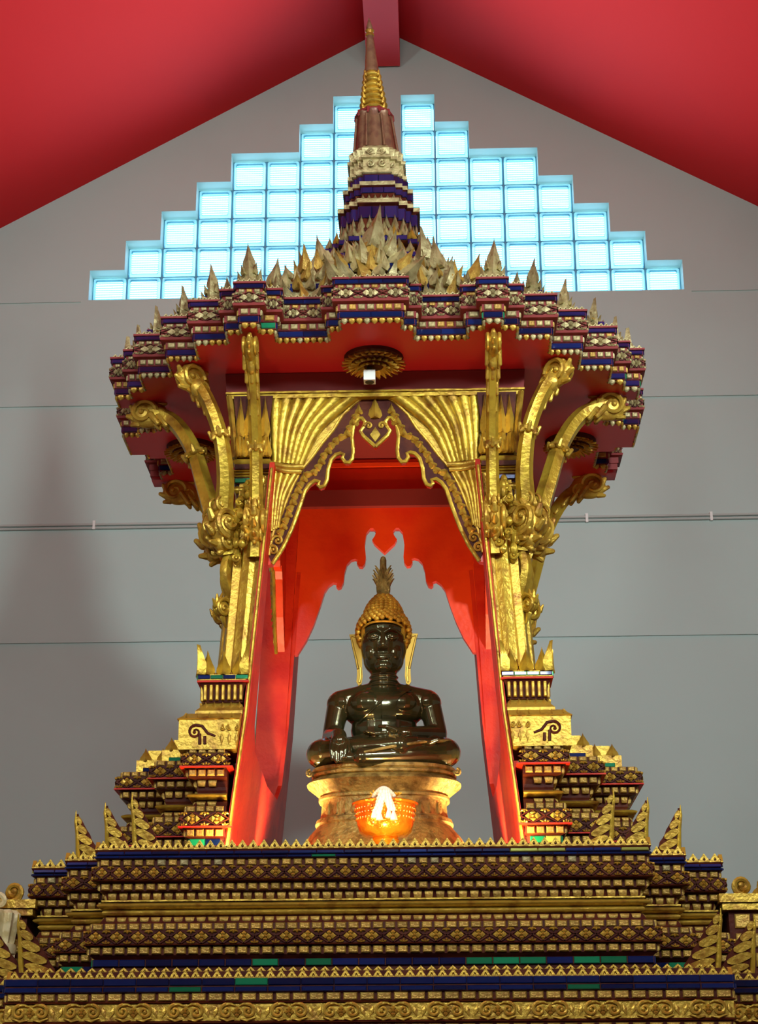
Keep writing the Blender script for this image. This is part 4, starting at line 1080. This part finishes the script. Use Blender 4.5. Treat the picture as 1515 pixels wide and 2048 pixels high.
# leaf clusters standing on the cornice bays: pyramids of flame leaves with a blue glass core
def cluster(cx, cy, z, w, h, rows, seed):
    rr = random.Random(seed)
    core = MB(); core.rings([[(-w*.48, 0, 0), (w*.48, 0, 0), (w*.48, w*.5, 0), (-w*.48, w*.5, 0)], [(-w*.30, w*.10, h*.42), (w*.30, w*.10, h*.42), (w*.30, w*.45, h*.42), (-w*.30, w*.45, h*.42)], [(-w*.10, w*.20, h*.80), (w*.10, w*.20, h*.80), (w*.10, w*.4, h*.80), (-w*.10, w*.4, h*.80)]])
    M = TM @ Matrix.Translation((cx, cy, z))
    c = obj('antefix', core, 'gold_pale', can, M, smooth=False)
    R_ = rows+1
    for r in range(R_):
        f = r/R_; n = max(1, (rows+2-r) if r < R_-1 else 1)
        for i in range(n):
            u = (i-(n-1)/2)
            x = u*(w*.92/max(n-1, 1))*(1-f*.85)+rr.uniform(-.004, .004); zz = h*.74*f+rr.uniform(-.004, .006); yy = w*.20*f-0.012-rr.uniform(0, .006)
            sc_ = (w/0.20)*rr.uniform(.80, 1.25)*(1.2 if r == R_-1 else 1)
            N = M @ Matrix.Translation((x, yy, zz)) @ Matrix.Rotation(radians(rr.uniform(-25, 25)), 4, 'Z') @ Matrix.Rotation(radians(11*u+rr.uniform(-14, 14)), 4, 'Y') @ Matrix.Diagonal((sc_*1.05, sc_, sc_*h/0.17, 1))
            obj('leaf', MESHES[rr.choice(LK[:2]) if r < R_-1 else LK[1]], rr.choice(['gold_pale', 'gold_pale', 'gold_pale', 'gold_tile']), c, N)
    for s in (-1, 1):
        obj('glass_chip', MESHES[tile_key(0.02, 0.03, 0.004)], 'blue_glass', c, M @ Matrix.Translation((s*w*.30, -0.002, h*.22)))
cluster(0.0, -.885, 3.836, 0.200, 0.185, 4, 1)
cluster(0.0, -.70, 3.93, 0.20, 0.19, 4, 9)
for s in (-1, 1):
    cluster(s*.20, -.765, 3.836, 0.145, 0.190, 3, 2+s)
    cluster(s*.155, -.66, 3.92, 0.17, 0.20, 3, 12+s)
    cluster(s*.30, -.66, 3.86, 0.15, 0.17, 3, 22+s)
    cluster(s*.47, -.755, 3.836, 0.080, 0.055, 2, 32+s)
    cluster(s*.665, -.54, 3.836, 0.080, 0.055, 2, 42+s)
# tall spear finials on the cornice corners
def spear(h, w):
    mb = MB()
    leaf_raw(w*.62, h*.58, w*.30, 0, mb, Matrix.Translation((0, 0, h*.42)))
    leaf_raw(w*.78, h*.50, w*.34, 0, mb, Matrix.Translation((0, -.004, h*.18)))
    leaf_raw(w*.9, h*.40, w*.30, 0, mb, Matrix.Translation((0, -.010, 0)))
    for s in (-1, 1):
        leaf_raw(w*.42, h*.40, w*.24, 0, mb, Matrix.Translation((s*w*.34, -.006, 0)) @ Matrix.Rotation(radians(s*14), 4, 'Y'))
        leaf_raw(w*.30, h*.26, w*.20, 0, mb, Matrix.Translation((s*w*.24, -.008, h*.26)) @ Matrix.Rotation(radians(s*12), 4, 'Y'))
    mb.box((0, 0.006, h*.04), (w*1.05, .016, h*.08))
    return mb
sp_m = spear(0.145, 0.062).mesh('spear_finial', True, 25)
for x, y, k, rz in ((.348, -.865, 1.0, 0), (.470, -.755, .95, 12), (.570, -.650, .85, 20), (.668, -.535, .80, 28), (.742, -.43, .72, 40), (.79, -.35, .72, 60), (.82, -.02, .8, 90), (.125, -.82, .45, 0), (.275, -.80, .55, 0), (.42, -.80, .5, 0)):
    for s in (-1, 1):
        obj('spear_finial', sp_m, 'gold_pale', can, TM @ Mtx(s*x, y, 3.834, s*radians(rz), (k, k, k)) @ Matrix.Rotation(radians(s*4), 4, 'Y'))

# ceiling rosettes under the soffit
def rosette(x, y, r, lamp):
    ro = obj('rosette', MB().lathe([(r*.95, 3.706), (r*.92, 3.692), (r*.70, 3.680), (r*.30, 3.672), (r*.10, 3.670)], 24), 'maroon', can, TM @ Matrix.Translation((x, y, 0)))
    pm1 = leaf_raw(r*.34, r*.62, r*.14, 0.18)
    for ring, (rr_, n, zz, tl, sc_) in enumerate(((.58*r, 26, 3.690, 34, .72), (.44*r, 22, 3.682, 44, .62), (.30*r, 16, 3.676, 52, .5))):
        for i in range(n):
            a = 2*pi*i/n+ring*.2
            M = TM @ Matrix.Translation((x+rr_*cos(a), y+rr_*sin(a), zz)) @ Matrix.Rotation(a-pi/2, 4, 'Z') @ Matrix.Rotation(radians(-90-tl+6), 4, 'X') @ Matrix.Diagonal((sc_, sc_, sc_, 1))
            obj('petal', PET.setdefault((r, ring), pm1.mesh('petal', True, 25)), 'gold', ro, M)
    b = MB(); b.tube([(r*.80*cos(2*pi*i/32), r*.80*sin(2*pi*i/32), 3.688) for i in range(33)], r*.045, 8)
    obj('ring', b, 'gold', ro, TM @ Matrix.Translation((x, y, 0)))
PET = {}
rosette(0.0, -.655, 0.094, True)
for s in (-1, 1): rosette(s*.63, 0.02, 0.090, False)
lampo = thing('ceiling_spot_lamp', (TX, TY-.655, 3.60), 'small white square lamp hanging in the middle of the gilded rosette', 'lamp')
b = MB(); b.box((0, 0, 3.640), (0.034, 0.034, 0.032)); obj('housing', b, 'lamp_white', lampo, TM @ Matrix.Translation((-.012, -.655, 0)), smooth=False)
b = MB(); b.box((0, 0, 3.666), (0.014, 0.014, 0.030)); obj('stem', b, 'metal_dark', lampo, TM @ Matrix.Translation((-.012, -.655, 0)), smooth=False)
b = MB(); b.lathe([(0.013, 3.6245), (0.013, 3.622), (0.004, 3.621)], 16); obj('lens', b, 'metal_dark', lampo, TM @ Matrix.Translation((-.012, -.655, 0)))

# ================================================================== SPIRE
spi = thing('roof_spire', (TX, TY, 4.40), 'tall tapering gilded spire with ringed neck on top of the canopy', 'spire')
def lean(mb):
    mb.v = [(x-0.034*max(0, (z-4.55)/0.82), y, z) for x, y, z in mb.v]; return mb
def sq_prof(prof, name, m, parent=spi, s0=1.0):
    mb = MB(); rs = []
    for r, z in prof: rs.append([(x*r, y*r, z) for x, y in redent(1.0)])
    mb.rings(rs, True)
    # ngon caps are concave: drop and tessellate
    mb.f = mb.f[:-2]
    n = len(rs[0])
    for k in (0, len(rs)-1):
        tri = tessellate_polygon([[Vector((x, y, 0)) for x, y, z in rs[k]]])
        mb.f += [tuple(k*n+i for i in t) for t in tri]
    return obj(name, lean(mb), m, parent, TM, smooth=False)
low = sq_prof([(.150, 4.385), (.150, 4.42), (.135, 4.43), (.128, 4.47), (.128, 4.52), (.140, 4.525), (.140, 4.545), (.120, 4.55), (.112, 4.58), (.112, 4.60), (.120, 4.605), (.120, 4.622), (.098, 4.63), (.096, 4.665)], 'spire_base', 'maroon')
for (r, z0, z1) in ((.142, 4.527, 4.543), (.122, 4.606, 4.621)): sq_prof([(r-.02, z0), (r, z0), (r, z1), (r-.02, z1)], 'gold_band', 'gold_pale', low)
gl_ = Pieces('glass_tile')
for sz, z, h in ((.129, 4.495, .045), (.113, 4.59, .022), (.098, 4.645, .028)): place_row(gl_, redent(sz), 0, z, 0.042, tile_key(0.041, h, 0.004), 'blue_glass', low, ymax=0)
gl_.flush(spi, 'blue_glass')
SL = Pieces('leaf')
place_row(SL, redent(.135), 0.004, 4.43, 0.030, leaf_key(0.024, 0.05, 0.012, .05), 'gold_pale', low, ymax=0, sides=False)
place_row(SL, redent(.150), 0.004, 4.39, 0.036, leaf_key(0.030, 0.06, 0.014, .05), 'gold_pale', low, ymax=0, sides=False)
place_row(SL, redent(.118), 0.004, 4.548, 0.020, leaf_key(0.014, 0.022, 0.008, .05), 'gold_pale', low, ymax=0, sides=False)
SL.flush(spi, 'gold_pale')
nk = sq_prof([(.098, 4.665), (.104, 4.668), (.104, 4.680), (.094, 4.684), (.092, 4.725), (.102, 4.729), (.102, 4.740), (.090, 4.745), (.096, 4.770), (.080, 4.788)], 'neck_block', 'gold_pale')
for s, hz in ((-1, 4.704), (1, 4.704)):
    q = MB(); spiral(q, Matrix.Translation((s*.022, -.101, hz)), .014, 1.3, .0045, n=16, start=pi/2, hand=s)
    spiral(q, Matrix.Translation((s*.020, -.098, hz+.052)), .012, 1.2, .0045, n=16, start=-pi/2, hand=-s)
    kite(q, s*.048, hz-.014, .014, .026, .010, pi/2-s*.5); q.v = [(x, y-.092 if y > -.05 else y, z) for x, y, z in q.v]
    q.tube([(s*.004, -.099, hz+.042), (s*.020, -.102, hz+.036), (s*.034, -.099, hz+.05)], .004, 6)
    obj('neck_scroll', lean(q), 'gold_pale', nk, TM)
tr = MB(); rs = []
for r, z in ((.080, 4.786), (.076, 4.80), (.071, 4.86), (.065, 4.915), (.062, 4.940), (.066, 4.950), (.058, 4.958), (.050, 4.965)):
    rs.append([(r*(1+.055*cos(8*a))*cos(a), r*(1+.055*cos(8*a))*sin(a), z) for a in [2*pi*k/48 for k in range(48)]])
trk = obj('bell_trunk', lean(tr.rings(rs)), 'spire_brown', spi, TM)
for k in range(8):
    a = 2*pi*k/8+pi/8
    q = MB(); q.tube([(r*1.04*cos(a), r*1.04*sin(a), z) for r, z in ((.080, 4.79), (.072, 4.86), (.065, 4.93))], .0045, 6); obj('trunk_rib', lean(q), 'spire_brown', trk, TM)
q = MB(); q.tube([(.061*cos(2*pi*k/24), .061*sin(2*pi*k/24), 4.953) for k in range(25)], .007, 8)
for k in range(10):
    a = 2*pi*k/10; q.cap((.062*cos(a), .062*sin(a), 4.955), (.068*cos(a), .068*sin(a), 4.938), .009, .004, 6)
obj('trunk_collar', lean(q), 'maroon_red', trk, TM)
for k in range(7):
    r = .051-.0031*k; z = 4.966+.0245*k
    q = MB(); q.lathe([(r*.80, z), (r*1.0, z+.004), (r*1.06, z+.009), (r*.98, z+.014), (r*.80, z+.0165), (r*.74, z+.0245)], 24)
    rg = obj('spire_ring', lean(q), 'gold', spi, TM)
    for j in range(4):
        a = pi/4+j*pi/2; c = MB(); c.cap((r*1.0*cos(a), r*1.0*sin(a), z+.004), (r*1.1*cos(a), r*1.1*sin(a), z+.020), .007, .003, 6); obj('ring_leaf', lean(c), 'gold', rg, TM)
obj('needle', lean(MB().lathe([(.026, 5.137), (.027, 5.150), (.0245, 5.155), (.0235, 5.17), (.013, 5.295)], 16)), 'spire_brown', spi, TM)
q = MB(); q.lathe([(.012, 5.293), (.016, 5.297), (.016, 5.302), (.012, 5.306), (.013, 5.314), (.017, 5.318), (.010, 5.324)], 16); obj('bud', lean(q), 'gold', spi, TM)
q = MB(); q.lathe([(.010, 5.322), (.0125, 5.332), (.008, 5.350), (.001, 5.376)], 12); obj('tip', lean(q), 'spire_brown', spi, TM)

# ================================================================== STATUE, ITS PEDESTAL, BOWL AND GARLAND
BX, BY = 0.020, 5.30
BM = Matrix.Translation((BX, BY, 0))
ped = thing('statue_pedestal', (BX, BY, 2.22), 'flared antique gold pedestal with incised bands under the seated statue', 'pedestal')
def oval(prof, n=48, p=2.7, dep=0.72):
    mb = MB(); rs = []
    for r, z in prof:
        ring = []
        for k in range(n):
            a = 2*pi*k/n; c, s_ = cos(a), sin(a)
            ring.append((r*math.copysign(abs(c)**(2/p), c), r*dep*math.copysign(abs(s_)**(2/p), s_), z))
        rs.append(ring)
    return mb.rings(rs)
obj('foot', oval([(.285, 2.222), (.278, 2.26), (.262, 2.31), (.248, 2.355), (.228, 2.385), (.210, 2.405), (.205, 2.412), (.210, 2.420), (.206, 2.432), (.196, 2.436)]), 'bronze_gold', ped, BM)
obj('waist', oval([(.196, 2.434), (.192, 2.455), (.190, 2.480), (.193, 2.490), (.200, 2.493), (.200, 2.500), (.192, 2.505)]), 'bronze_gold', ped, BM)
obj('lotus_rim', oval([(.192, 2.503), (.205, 2.516), (.222, 2.530), (.236, 2.541), (.228, 2.549), (.214, 2.556), (.208, 2.560)]), 'bronze_gold', ped, BM)
obj('seat_slab', oval([(.208, 2.558), (.220, 2.561), (.222, 2.568), (.214, 2.573), (.220, 2.577), (.220, 2.586), (.205, 2.590)]), 'bronze_gold', ped, BM)
for k in range(14):                                # small relief petals on the waist
    x = -.165+.33*k/13
    yb = -.19*.72*(1-abs(x/.192)**2.7)**(1/2.7)
    q = leaf_raw(.020, .036, .006); obj('relief_petal', q, 'bronze_gold', ped, BM @ Matrix.Translation((x, yb-.003, 2.440)))
for s in (-1, 1):
    q = MB(); q.cap((s*.205, -.06, 2.566), (s*.228, -.075, 2.574), .010, .005, 8); spiral(q, Matrix.Translation((s*.222, -.085, 2.568)), .012, 1.1, .005, n=14, start=pi/2, hand=-s)
    obj('corner_curl', q, 'bronze_gold', ped, BM)

bud = thing('buddha_statue', (BX, BY, 2.585), 'dark bronze seated Buddha statue with golden curled hair touching the earth', 'statue')
B = MB()
E_ = B.ell; C_ = B.cap
E_((0, .03, 2.66), (.120, .085, .070), 24, 16)                 # pelvis
E_((0, .025, 2.725), (.104, .064, .080), 24, 16)               # waist
E_((0, .018, 2.790), (.130, .068, .074), 24, 16)               # chest
for s in (-1, 1):
    E_((s*.048, -.026, 2.800), (.054, .026, .034), 16, 10)      # pectorals
    C_((s*.035, .025, 2.848), (s*.135, .025, 2.812), .030, .041, 18)  # shoulders
    E_((s*.138, .022, 2.808), (.042, .044, .040), 16, 10)
C_((0, .022, 2.835), (0, .012, 2.905), .044, .041, 20)         # neck
for z in (2.862, 2.876, 2.890): B.tube([(.0435*cos(2*pi*i/24), .016+.0435*sin(2*pi*i/24), z) for i in range(25)], .0035, 6)
# head
E_((0, .010, 2.990), (.072, .076, .094), 28, 20)
E_((0, .004, 2.945), (.064, .066, .056), 24, 14)
E_((0, -.046, 2.912), (.026, .020, .018), 16, 10)              # chin
E_((0, .02, 3.040), (.073, .078, .070), 24, 14)
# nose: bridge and wings
C_((0, -.070, 3.012), (0, -.084, 2.972), .0065, .0105, 12)
for s in (-1, 1):
    E_((s*.010, -.076, 2.968), (.0075, .008, .0065), 10, 8)
    # eyes: half closed lids and brow arcs
    E_((s*.031, -.0605, 3.000), (.0185, .010, .0095), 16, 10)
    B.tube([(s*.013, -.0715, 2.9985), (s*.024, -.0725, 2.9935), (s*.036, -.0690, 2.9945), (s*.048, -.058, 3.000)], .0028, 6)
    B.tube([(s*.013, -.0700, 3.003), (s*.024, -.0715, 3.0075), (s*.036, -.0670, 3.0065), (s*.048, -.057, 3.000)], .0028, 6)
    B.tube([(s*.007, -.0740, 3.016), (s*.022, -.0705, 3.027), (s*.038, -.0620, 3.026), (s*.054, -.0465, 3.014)], .0034, 6)
    E_((s*.032, -.036, 2.958), (.026, .020, .030), 16, 12)       # cheeks
# mouth
B.tube([(-.028, -.0575, 2.9480), (-.013, -.0665, 2.9445), (0, -.0680, 2.9425), (.013, -.0665, 2.9445), (.028, -.0575, 2.9480)], [.0025, .0044, .0044, .0044, .0025], 8)
B.tube([(-.023, -.0580, 2.9415), (-.011, -.0645, 2.9355), (0, -.0660, 2.9335), (.011, -.0645, 2.9355), (.023, -.0580, 2.9415)], [.0025, .0048, .0056, .0048, .0025], 8)
# right arm (viewer's left): hand hangs over the shin, fingers down
C_((-.143, .020, 2.800), (-.160, .000, 2.705), .036, .031, 18)
C_((-.160, .000, 2.702), (-.136, -.105, 2.680), .031, .024, 18)
E_((-.161, .004, 2.700), (.031, .033, .030), 14, 10)
C_((-.134, -.110, 2.678), (-.131, -.140, 2.655), .024, .024, 14)
E_((-.131, -.142, 2.650), (.028, .014, .026), 14, 10)            # back of the hand
for i, (dx, L) in enumerate(((-.0215, .050), (-.0075, .058), (.0065, .056), (.0195, .046))):
    x = -.131+dx
    C_((x, -.150, 2.645), (x+dx*.05, -.165, 2.645-L*.45), .0072, .0068, 8)
    C_((x+dx*.05, -.165, 2.645-L*.45), (x-dx*.12, -.168, 2.645-L), .0068, .0056, 8)
C_((-.108, -.140, 2.655), (-.099, -.150, 2.628), .0085, .0075, 8); C_((-.099, -.150, 2.628), (-.100, -.158, 2.605), .0075, .006, 8)   # thumb
# left arm (viewer's right): hand palm up in the lap
C_((.143, .020, 2.800), (.164, .004, 2.708), .036, .032, 18)
E_((.164, .006, 2.704), (.032, .034, .031), 14, 10)
C_((.163, .000, 2.700), (.078, -.100, 2.684), .032, .023, 18)
C_((.078, -.100, 2.684), (.040, -.112, 2.682), .022, .020, 14)
E_((.030, -.112, 2.681), (.036, .028, .013), 14, 10)             # palm
for i, (dy, L) in enumerate(((-.020, .056), (-.007, .062), (.006, .060), (.018, .050))):
    C_((.006, -.114+dy, 2.681), (.006-L*.5, -.117+dy, 2.678), .0070, .0066, 8)
    C_((.006-L*.5, -.117+dy, 2.678), (.006-L, -.115+dy, 2.686), .0066, .0055, 8)
C_((.040, -.136, 2.688), (.012, -.140, 2.698), .0085, .0075, 8); C_((.012, -.140, 2.698), (-.010, -.134, 2.701), .0075, .006, 8)
# crossed legs
for s in (-1, 1):
    C_((s*.075, .010, 2.645), (s*.182, -.055, 2.634), .058, .049, 20)
    E_((s*.186, -.062, 2.632), (.050, .050, .046), 18, 12)
C_((.182, -.075, 2.624), (-.060, -.155, 2.602), .042, .030, 18)  # lower shin, foot to viewer's left
E_((-.095, -.150, 2.600), (.045, .020, .016), 14, 10)
C_((-.182, -.070, 2.632), (.050, -.135, 2.640), .042, .032, 18)  # upper shin
C_((.050, -.135, 2.640), (.122, -.105, 2.652), .028, .022, 14)    # foot resting sole up
E_((.120, -.118, 2.654), (.044, .022, .014), 14, 10)
for i in range(5): C_((.150, -.130+.010*i, 2.655), (.168-.002*i, -.130+.010*i, 2.660), .0065, .0055, 6)
E_((0, -.02, 2.608), (.20, .13, .028), 24, 10)                   # lap fill
# one continuous skin
tmp = bpy.data.objects.new('tmp_body', B.mesh('tmp_body')); col.objects.link(tmp)
rm = tmp.modifiers.new('r', 'REMESH'); rm.mode = 'VOXEL'; rm.voxel_size = 0.0024; rm.use_smooth_shade = True
smd = tmp.modifiers.new('s', 'SMOOTH'); smd.factor = 0.5; smd.iterations = 3
dg = bpy.context.evaluated_depsgraph_get(); dg.update()
bmesh_ = bpy.data.meshes.new_from_object(tmp.evaluated_get(dg)); bmesh_.name = 'body'
bpy.data.objects.remove(tmp)
bmesh_.materials.clear(); bmesh_.shade_smooth()
bodyo = obj('body', bmesh_, 'bronze', bud, BM)
# robe edge lines and shoulder sash laid on the chest
def chest_y(x, z):
    best = 0.03
    for (cx, cy, cz, rx, ry, rz_) in ((0, .025, 2.725, .104, .064, .080), (0, .018, 2.790, .130, .068, .074), (.048, -.026, 2.800, .054, .026, .034), (-.048, -.026, 2.800, .054, .026, .034), (0, .03, 2.66, .12, .085, .07)):
        k = 1-((x-cx)/rx)**2-((z-cz)/rz_)**2
        if k > 0: best = min(best, cy-ry*sqrt(k))
    return best
sash = MB(); rs = []
zs_ = [2.848-.0105*i for i in range(17)]
for z in zs_:
    w0, w1 = -.004, .040
    if z > 2.80: w0 += (z-2.80)*1.2; w1 += (z-2.80)*1.0
    row = []
    for k in range(5):
        x = w0+(w1-w0)*k/4; row.append((x, chest_y(x, min(z, 2.84))-.0045, z))
    row += [(x, y+.008, z) for x, y, z in reversed(row)]
    rs.append(row)
obj('sash', sash.rings(rs), 'bronze', bud, BM)
edge = MB(); edge.tube([(x, chest_y(x, z)-.002, z) for x, z in ((.085, 2.840), (.052, 2.832), (.020, 2.812), (-.020, 2.785), (-.050, 2.760), (-.078, 2.738))], .0028, 6)
obj('robe_edge', edge, 'bronze', bud, BM)
hem = MB(); hem.tube([(.205, -.088, 2.665), (.12, -.140, 2.650), (.02, -.166, 2.630), (-.055, -.180, 2.612)], [.004, .005, .005, .004], 8)
hem.tube([(.020, -.144, 2.670), (.035, -.153, 2.662), (.050, -.162, 2.646)], .004, 6); hem.tube([(.032, -.142, 2.671), (.047, -.151, 2.663), (.062, -.160, 2.648)], .004, 6)
obj('robe_hem', hem, 'bronze_gold', bud, BM)
# hair: cap, topknot and rows of curls
hair = MB(); HC = Vector((0, .016, 3.036))
def inface(p):
    return p.y < HC.y-.008 and p.z < 3.058-.12*max(0, (abs(p.x)-.052))*8 and abs(p.x) < .066
cap = MB(); cap.ell((0, .024, 3.040), (.078, .078, .076), 28, 18)
cap.lathe([(.052, 3.095), (.044, 3.118), (.036, 3.138), (.024, 3.152), (.016, 3.158)], 24, c=(0, .016))
cap.v = [(x, max(y, -.030) if z < 3.062 else y, z) for x, y, z in cap.v]
obj('hair_cap', cap, 'hair_gold', bud, BM)
ga = pi*(3-sqrt(5)); N = 400
for i in range(N):
    t = 1-2*(i+.5)/N; r = sqrt(1-t*t); a = ga*i
    p = HC+Vector((.083*r*cos(a), .087*r*sin(a), .082*t))
    if p.z < 2.965 or inface(p): continue
    if p.y < HC.y-.03 and p.z < 3.05: continue
    hair.ell(tuple(p), (.0088, .0088, .0088), 8, 6)
for k in range(6):
    z = 3.106+.0095*k; r = (.056, .052, .047, .041, .033, .024)[k]; n = max(8, int(2*pi*r/.0150))
    for j in range(n):
        a = 2*pi*(j+.5*(k % 2))/n; hair.ell((r*cos(a), .016+r*sin(a), z), (.0088,)*3, 8, 6)
obj('hair', hair, 'hair_gold', bud, BM)
band = MB(); pth = []
for i in range(25):
    a = pi*(1.03+.94*i/24); x = .069*cos(a); pth.append((x, .010-.0745*abs(sin(a))**.9, 3.052-.014*(x/.069)**4-.075*max(0, abs(x)/.069-.93)*14*.9))
band.tube(pth, .0035, 6); obj('hair_band', band, 'hair_gold', bud, BM)
# flame on the crown
fl = MB(); fl.lathe([(.022, 3.152), (.026, 3.160), (.017, 3.172), (.019, 3.190), (.015, 3.230), (.0105, 3.255), (.0105, 3.280), (.007, 3.290), (.002, 3.293)], 16, c=(0, .014))
for (z, h, w, n, r) in ((3.166, .058, .040, 6, .015), (3.188, .054, .034, 6, .013), (3.212, .046, .027, 6, .010)):
    for k in range(n):
        a = 2*pi*k/n+pi/2
        M = Matrix.Translation((r*cos(a), .014+r*sin(a), z)) @ Matrix.Rotation(a+pi/2, 4, 'Z')
        leaf_raw(w, h, .007, 0.42, fl, M)
obj('crown_flame', fl, 'bronze_gold', bud, BM)
for s in (-1, 1):
    ear = MB()
    out = [(.070, 3.022), (.088, 3.034), (.109, 3.034), (.103, 3.012), (.097, 2.985), (.091, 2.955), (.085, 2.930), (.084, 2.905), (.086, 2.878), (.079, 2.866), (.070, 2.872), (.066, 2.895), (.068, 2.925), (.068, 2.955), (.070, 2.99)]
    ear.prism([(s*x, z) for x, z in out], lambda u, v, d: (u, d+.012+abs(u)*.10, v), -.006, .006)
    ear.tube([(s*x, .005+x*.10, z) for x, z in ((.074, 3.020), (.104, 3.029), (.097, 2.995), (.087, 2.950), (.081, 2.920))], .0038, 6)
    ear.tube([(s*x, .004+x*.10, z) for x, z in ((.074, 2.925), (.073, 2.895), (.076, 2.876))], .003, 6)
    obj('ear', ear, 'ear_gold', bud, BM)

# offering bowl
OX, OY = 0.032, 4.95
OM = Matrix.Translation((OX, OY, 0))
bowl = thing('offering_bowl', (OX, OY, 2.222), 'shining amber gold footed bowl in front of the statue pedestal', 'bowl')
obj('bowl_body', MB().lathe([(.030, 2.326), (.060, 2.330), (.074, 2.342), (.080, 2.362), (.084, 2.395), (.087, 2.418), (.083, 2.418), (.079, 2.395), (.074, 2.362), (.060, 2.340), (.02, 2.336)], 40), 'amber', bowl, OM)
obj('rim', MB().lathe([(.084, 2.416), (.094, 2.418), (.096, 2.423), (.090, 2.427), (.084, 2.424)], 40), 'amber', bowl, OM)
obj('foot', MB().lathe([(.062, 2.222), (.064, 2.232), (.050, 2.245), (.036, 2.275), (.030, 2.300), (.040, 2.318), (.034, 2.330)], 32), 'amber', bowl, OM)
q = MB()
for k in range(44):
    a = 2*pi*k/44
    for z, r in ((2.405, .0855), (2.392, .0835), (2.378, .0815)): q.ell((r*cos(a), r*sin(a), z), (.0035, .0035, .0042), 6, 4)
obj('relief_beads', q, 'amber', bowl, OM)
fo = thing('yellow_flower_bunch', (OX, OY, 2.40), 'bunch of yellow flowers lying in the amber bowl', 'flowers')
rr = random.Random(5)
for k in range(12):
    a = rr.uniform(0, 6.28); r = rr.uniform(0, .06); q = MB()
    for j in range(7):
        b_ = 2*pi*j/7; q.cap((0, 0, 0), (.013*cos(b_), .013*sin(b_), .006), .004, .0025, 6)
    q.ell((0, 0, .003), (.005, .005, .004), 8, 5)
    obj('flower', q, 'yellow_petal', fo, OM @ Matrix.Translation((r*cos(a)*.9, r*sin(a)*.6-.02, 2.430+.030*rr.random()*(1-r/.08))) @ Matrix.Rotation(rr.uniform(0, 1.2), 4, 'X'))
obj('stems', MB().ell((0, 0, 2.395), (.070, .070, .025), 20, 8), 'yellow_petal', fo, OM)
ga_ = thing('jasmine_garland', (OX, OY-.09, 2.36), 'white jasmine garland with tassels draped over the bowl rim', 'garland')
for s, L in ((-1, .058), (1, .050)):
    q = MB()
    for k in range(7):
        f = k/6; x = s*(.004+.016*f); z = 2.440-L*f*.95
        for j in range(5):
            a = 2*pi*j/5+k; q.ell((x+.0075*cos(a), -.095-.004*(1-f)+.006*sin(a), z), (.0055, .0055, .007), 7, 5)
    obj('strand', q, 'jasmine', ga_, OM)
    for dx in (-.008, .006):
        q = MB(); x = s*.020+dx; q.lathe([(.003, 0), (.005, -.006), (.010, -.024), (.002, -.026)], 10, flute=.12, fn=5)
        obj('tassel', q, 'jasmine', ga_, OM @ Matrix.Translation((x, -.098, 2.392-.006*(dx > 0))))
q = MB()
for k in range(26):
    f = k/25; a = pi*f; q.ell((-.030+.056*f, -.070-.026*sin(a), 2.432+.016*sin(a)+.003*(k % 2)), (.0065, .0065, .0065), 8, 6)
obj('loop', q, 'jasmine', ga_, OM)

# up-light fittings on the platform
for i, p in enumerate(UPL):
    lab = ('beside a stepped pedestal', 'beside a stepped pedestal', 'in front of the offering bowl', 'beside the statue pedestal', 'beside the statue pedestal')[i]
    u = thing('platform_uplight', (p[0], p[1], 2.222), 'small round dark floor lamp '+lab, 'lamp', ('floor lamps beside the stepped pedestals', 'floor lamps beside the stepped pedestals', None, 'floor lamps beside the statue pedestal', 'floor lamps beside the statue pedestal')[i])
    obj('tray', MB().lathe([(.022, 2.2215), (.024, 2.226), (.024, 2.230), (.020, 2.231)], 16), 'metal_dark', u, Matrix.Translation((p[0], p[1], 0)))
    obj('lens', MB().lathe([(.019, 2.2305), (.016, 2.233), (.004, 2.234)], 16), 'lamp_white', u, Matrix.Translation((p[0], p[1], 0)))
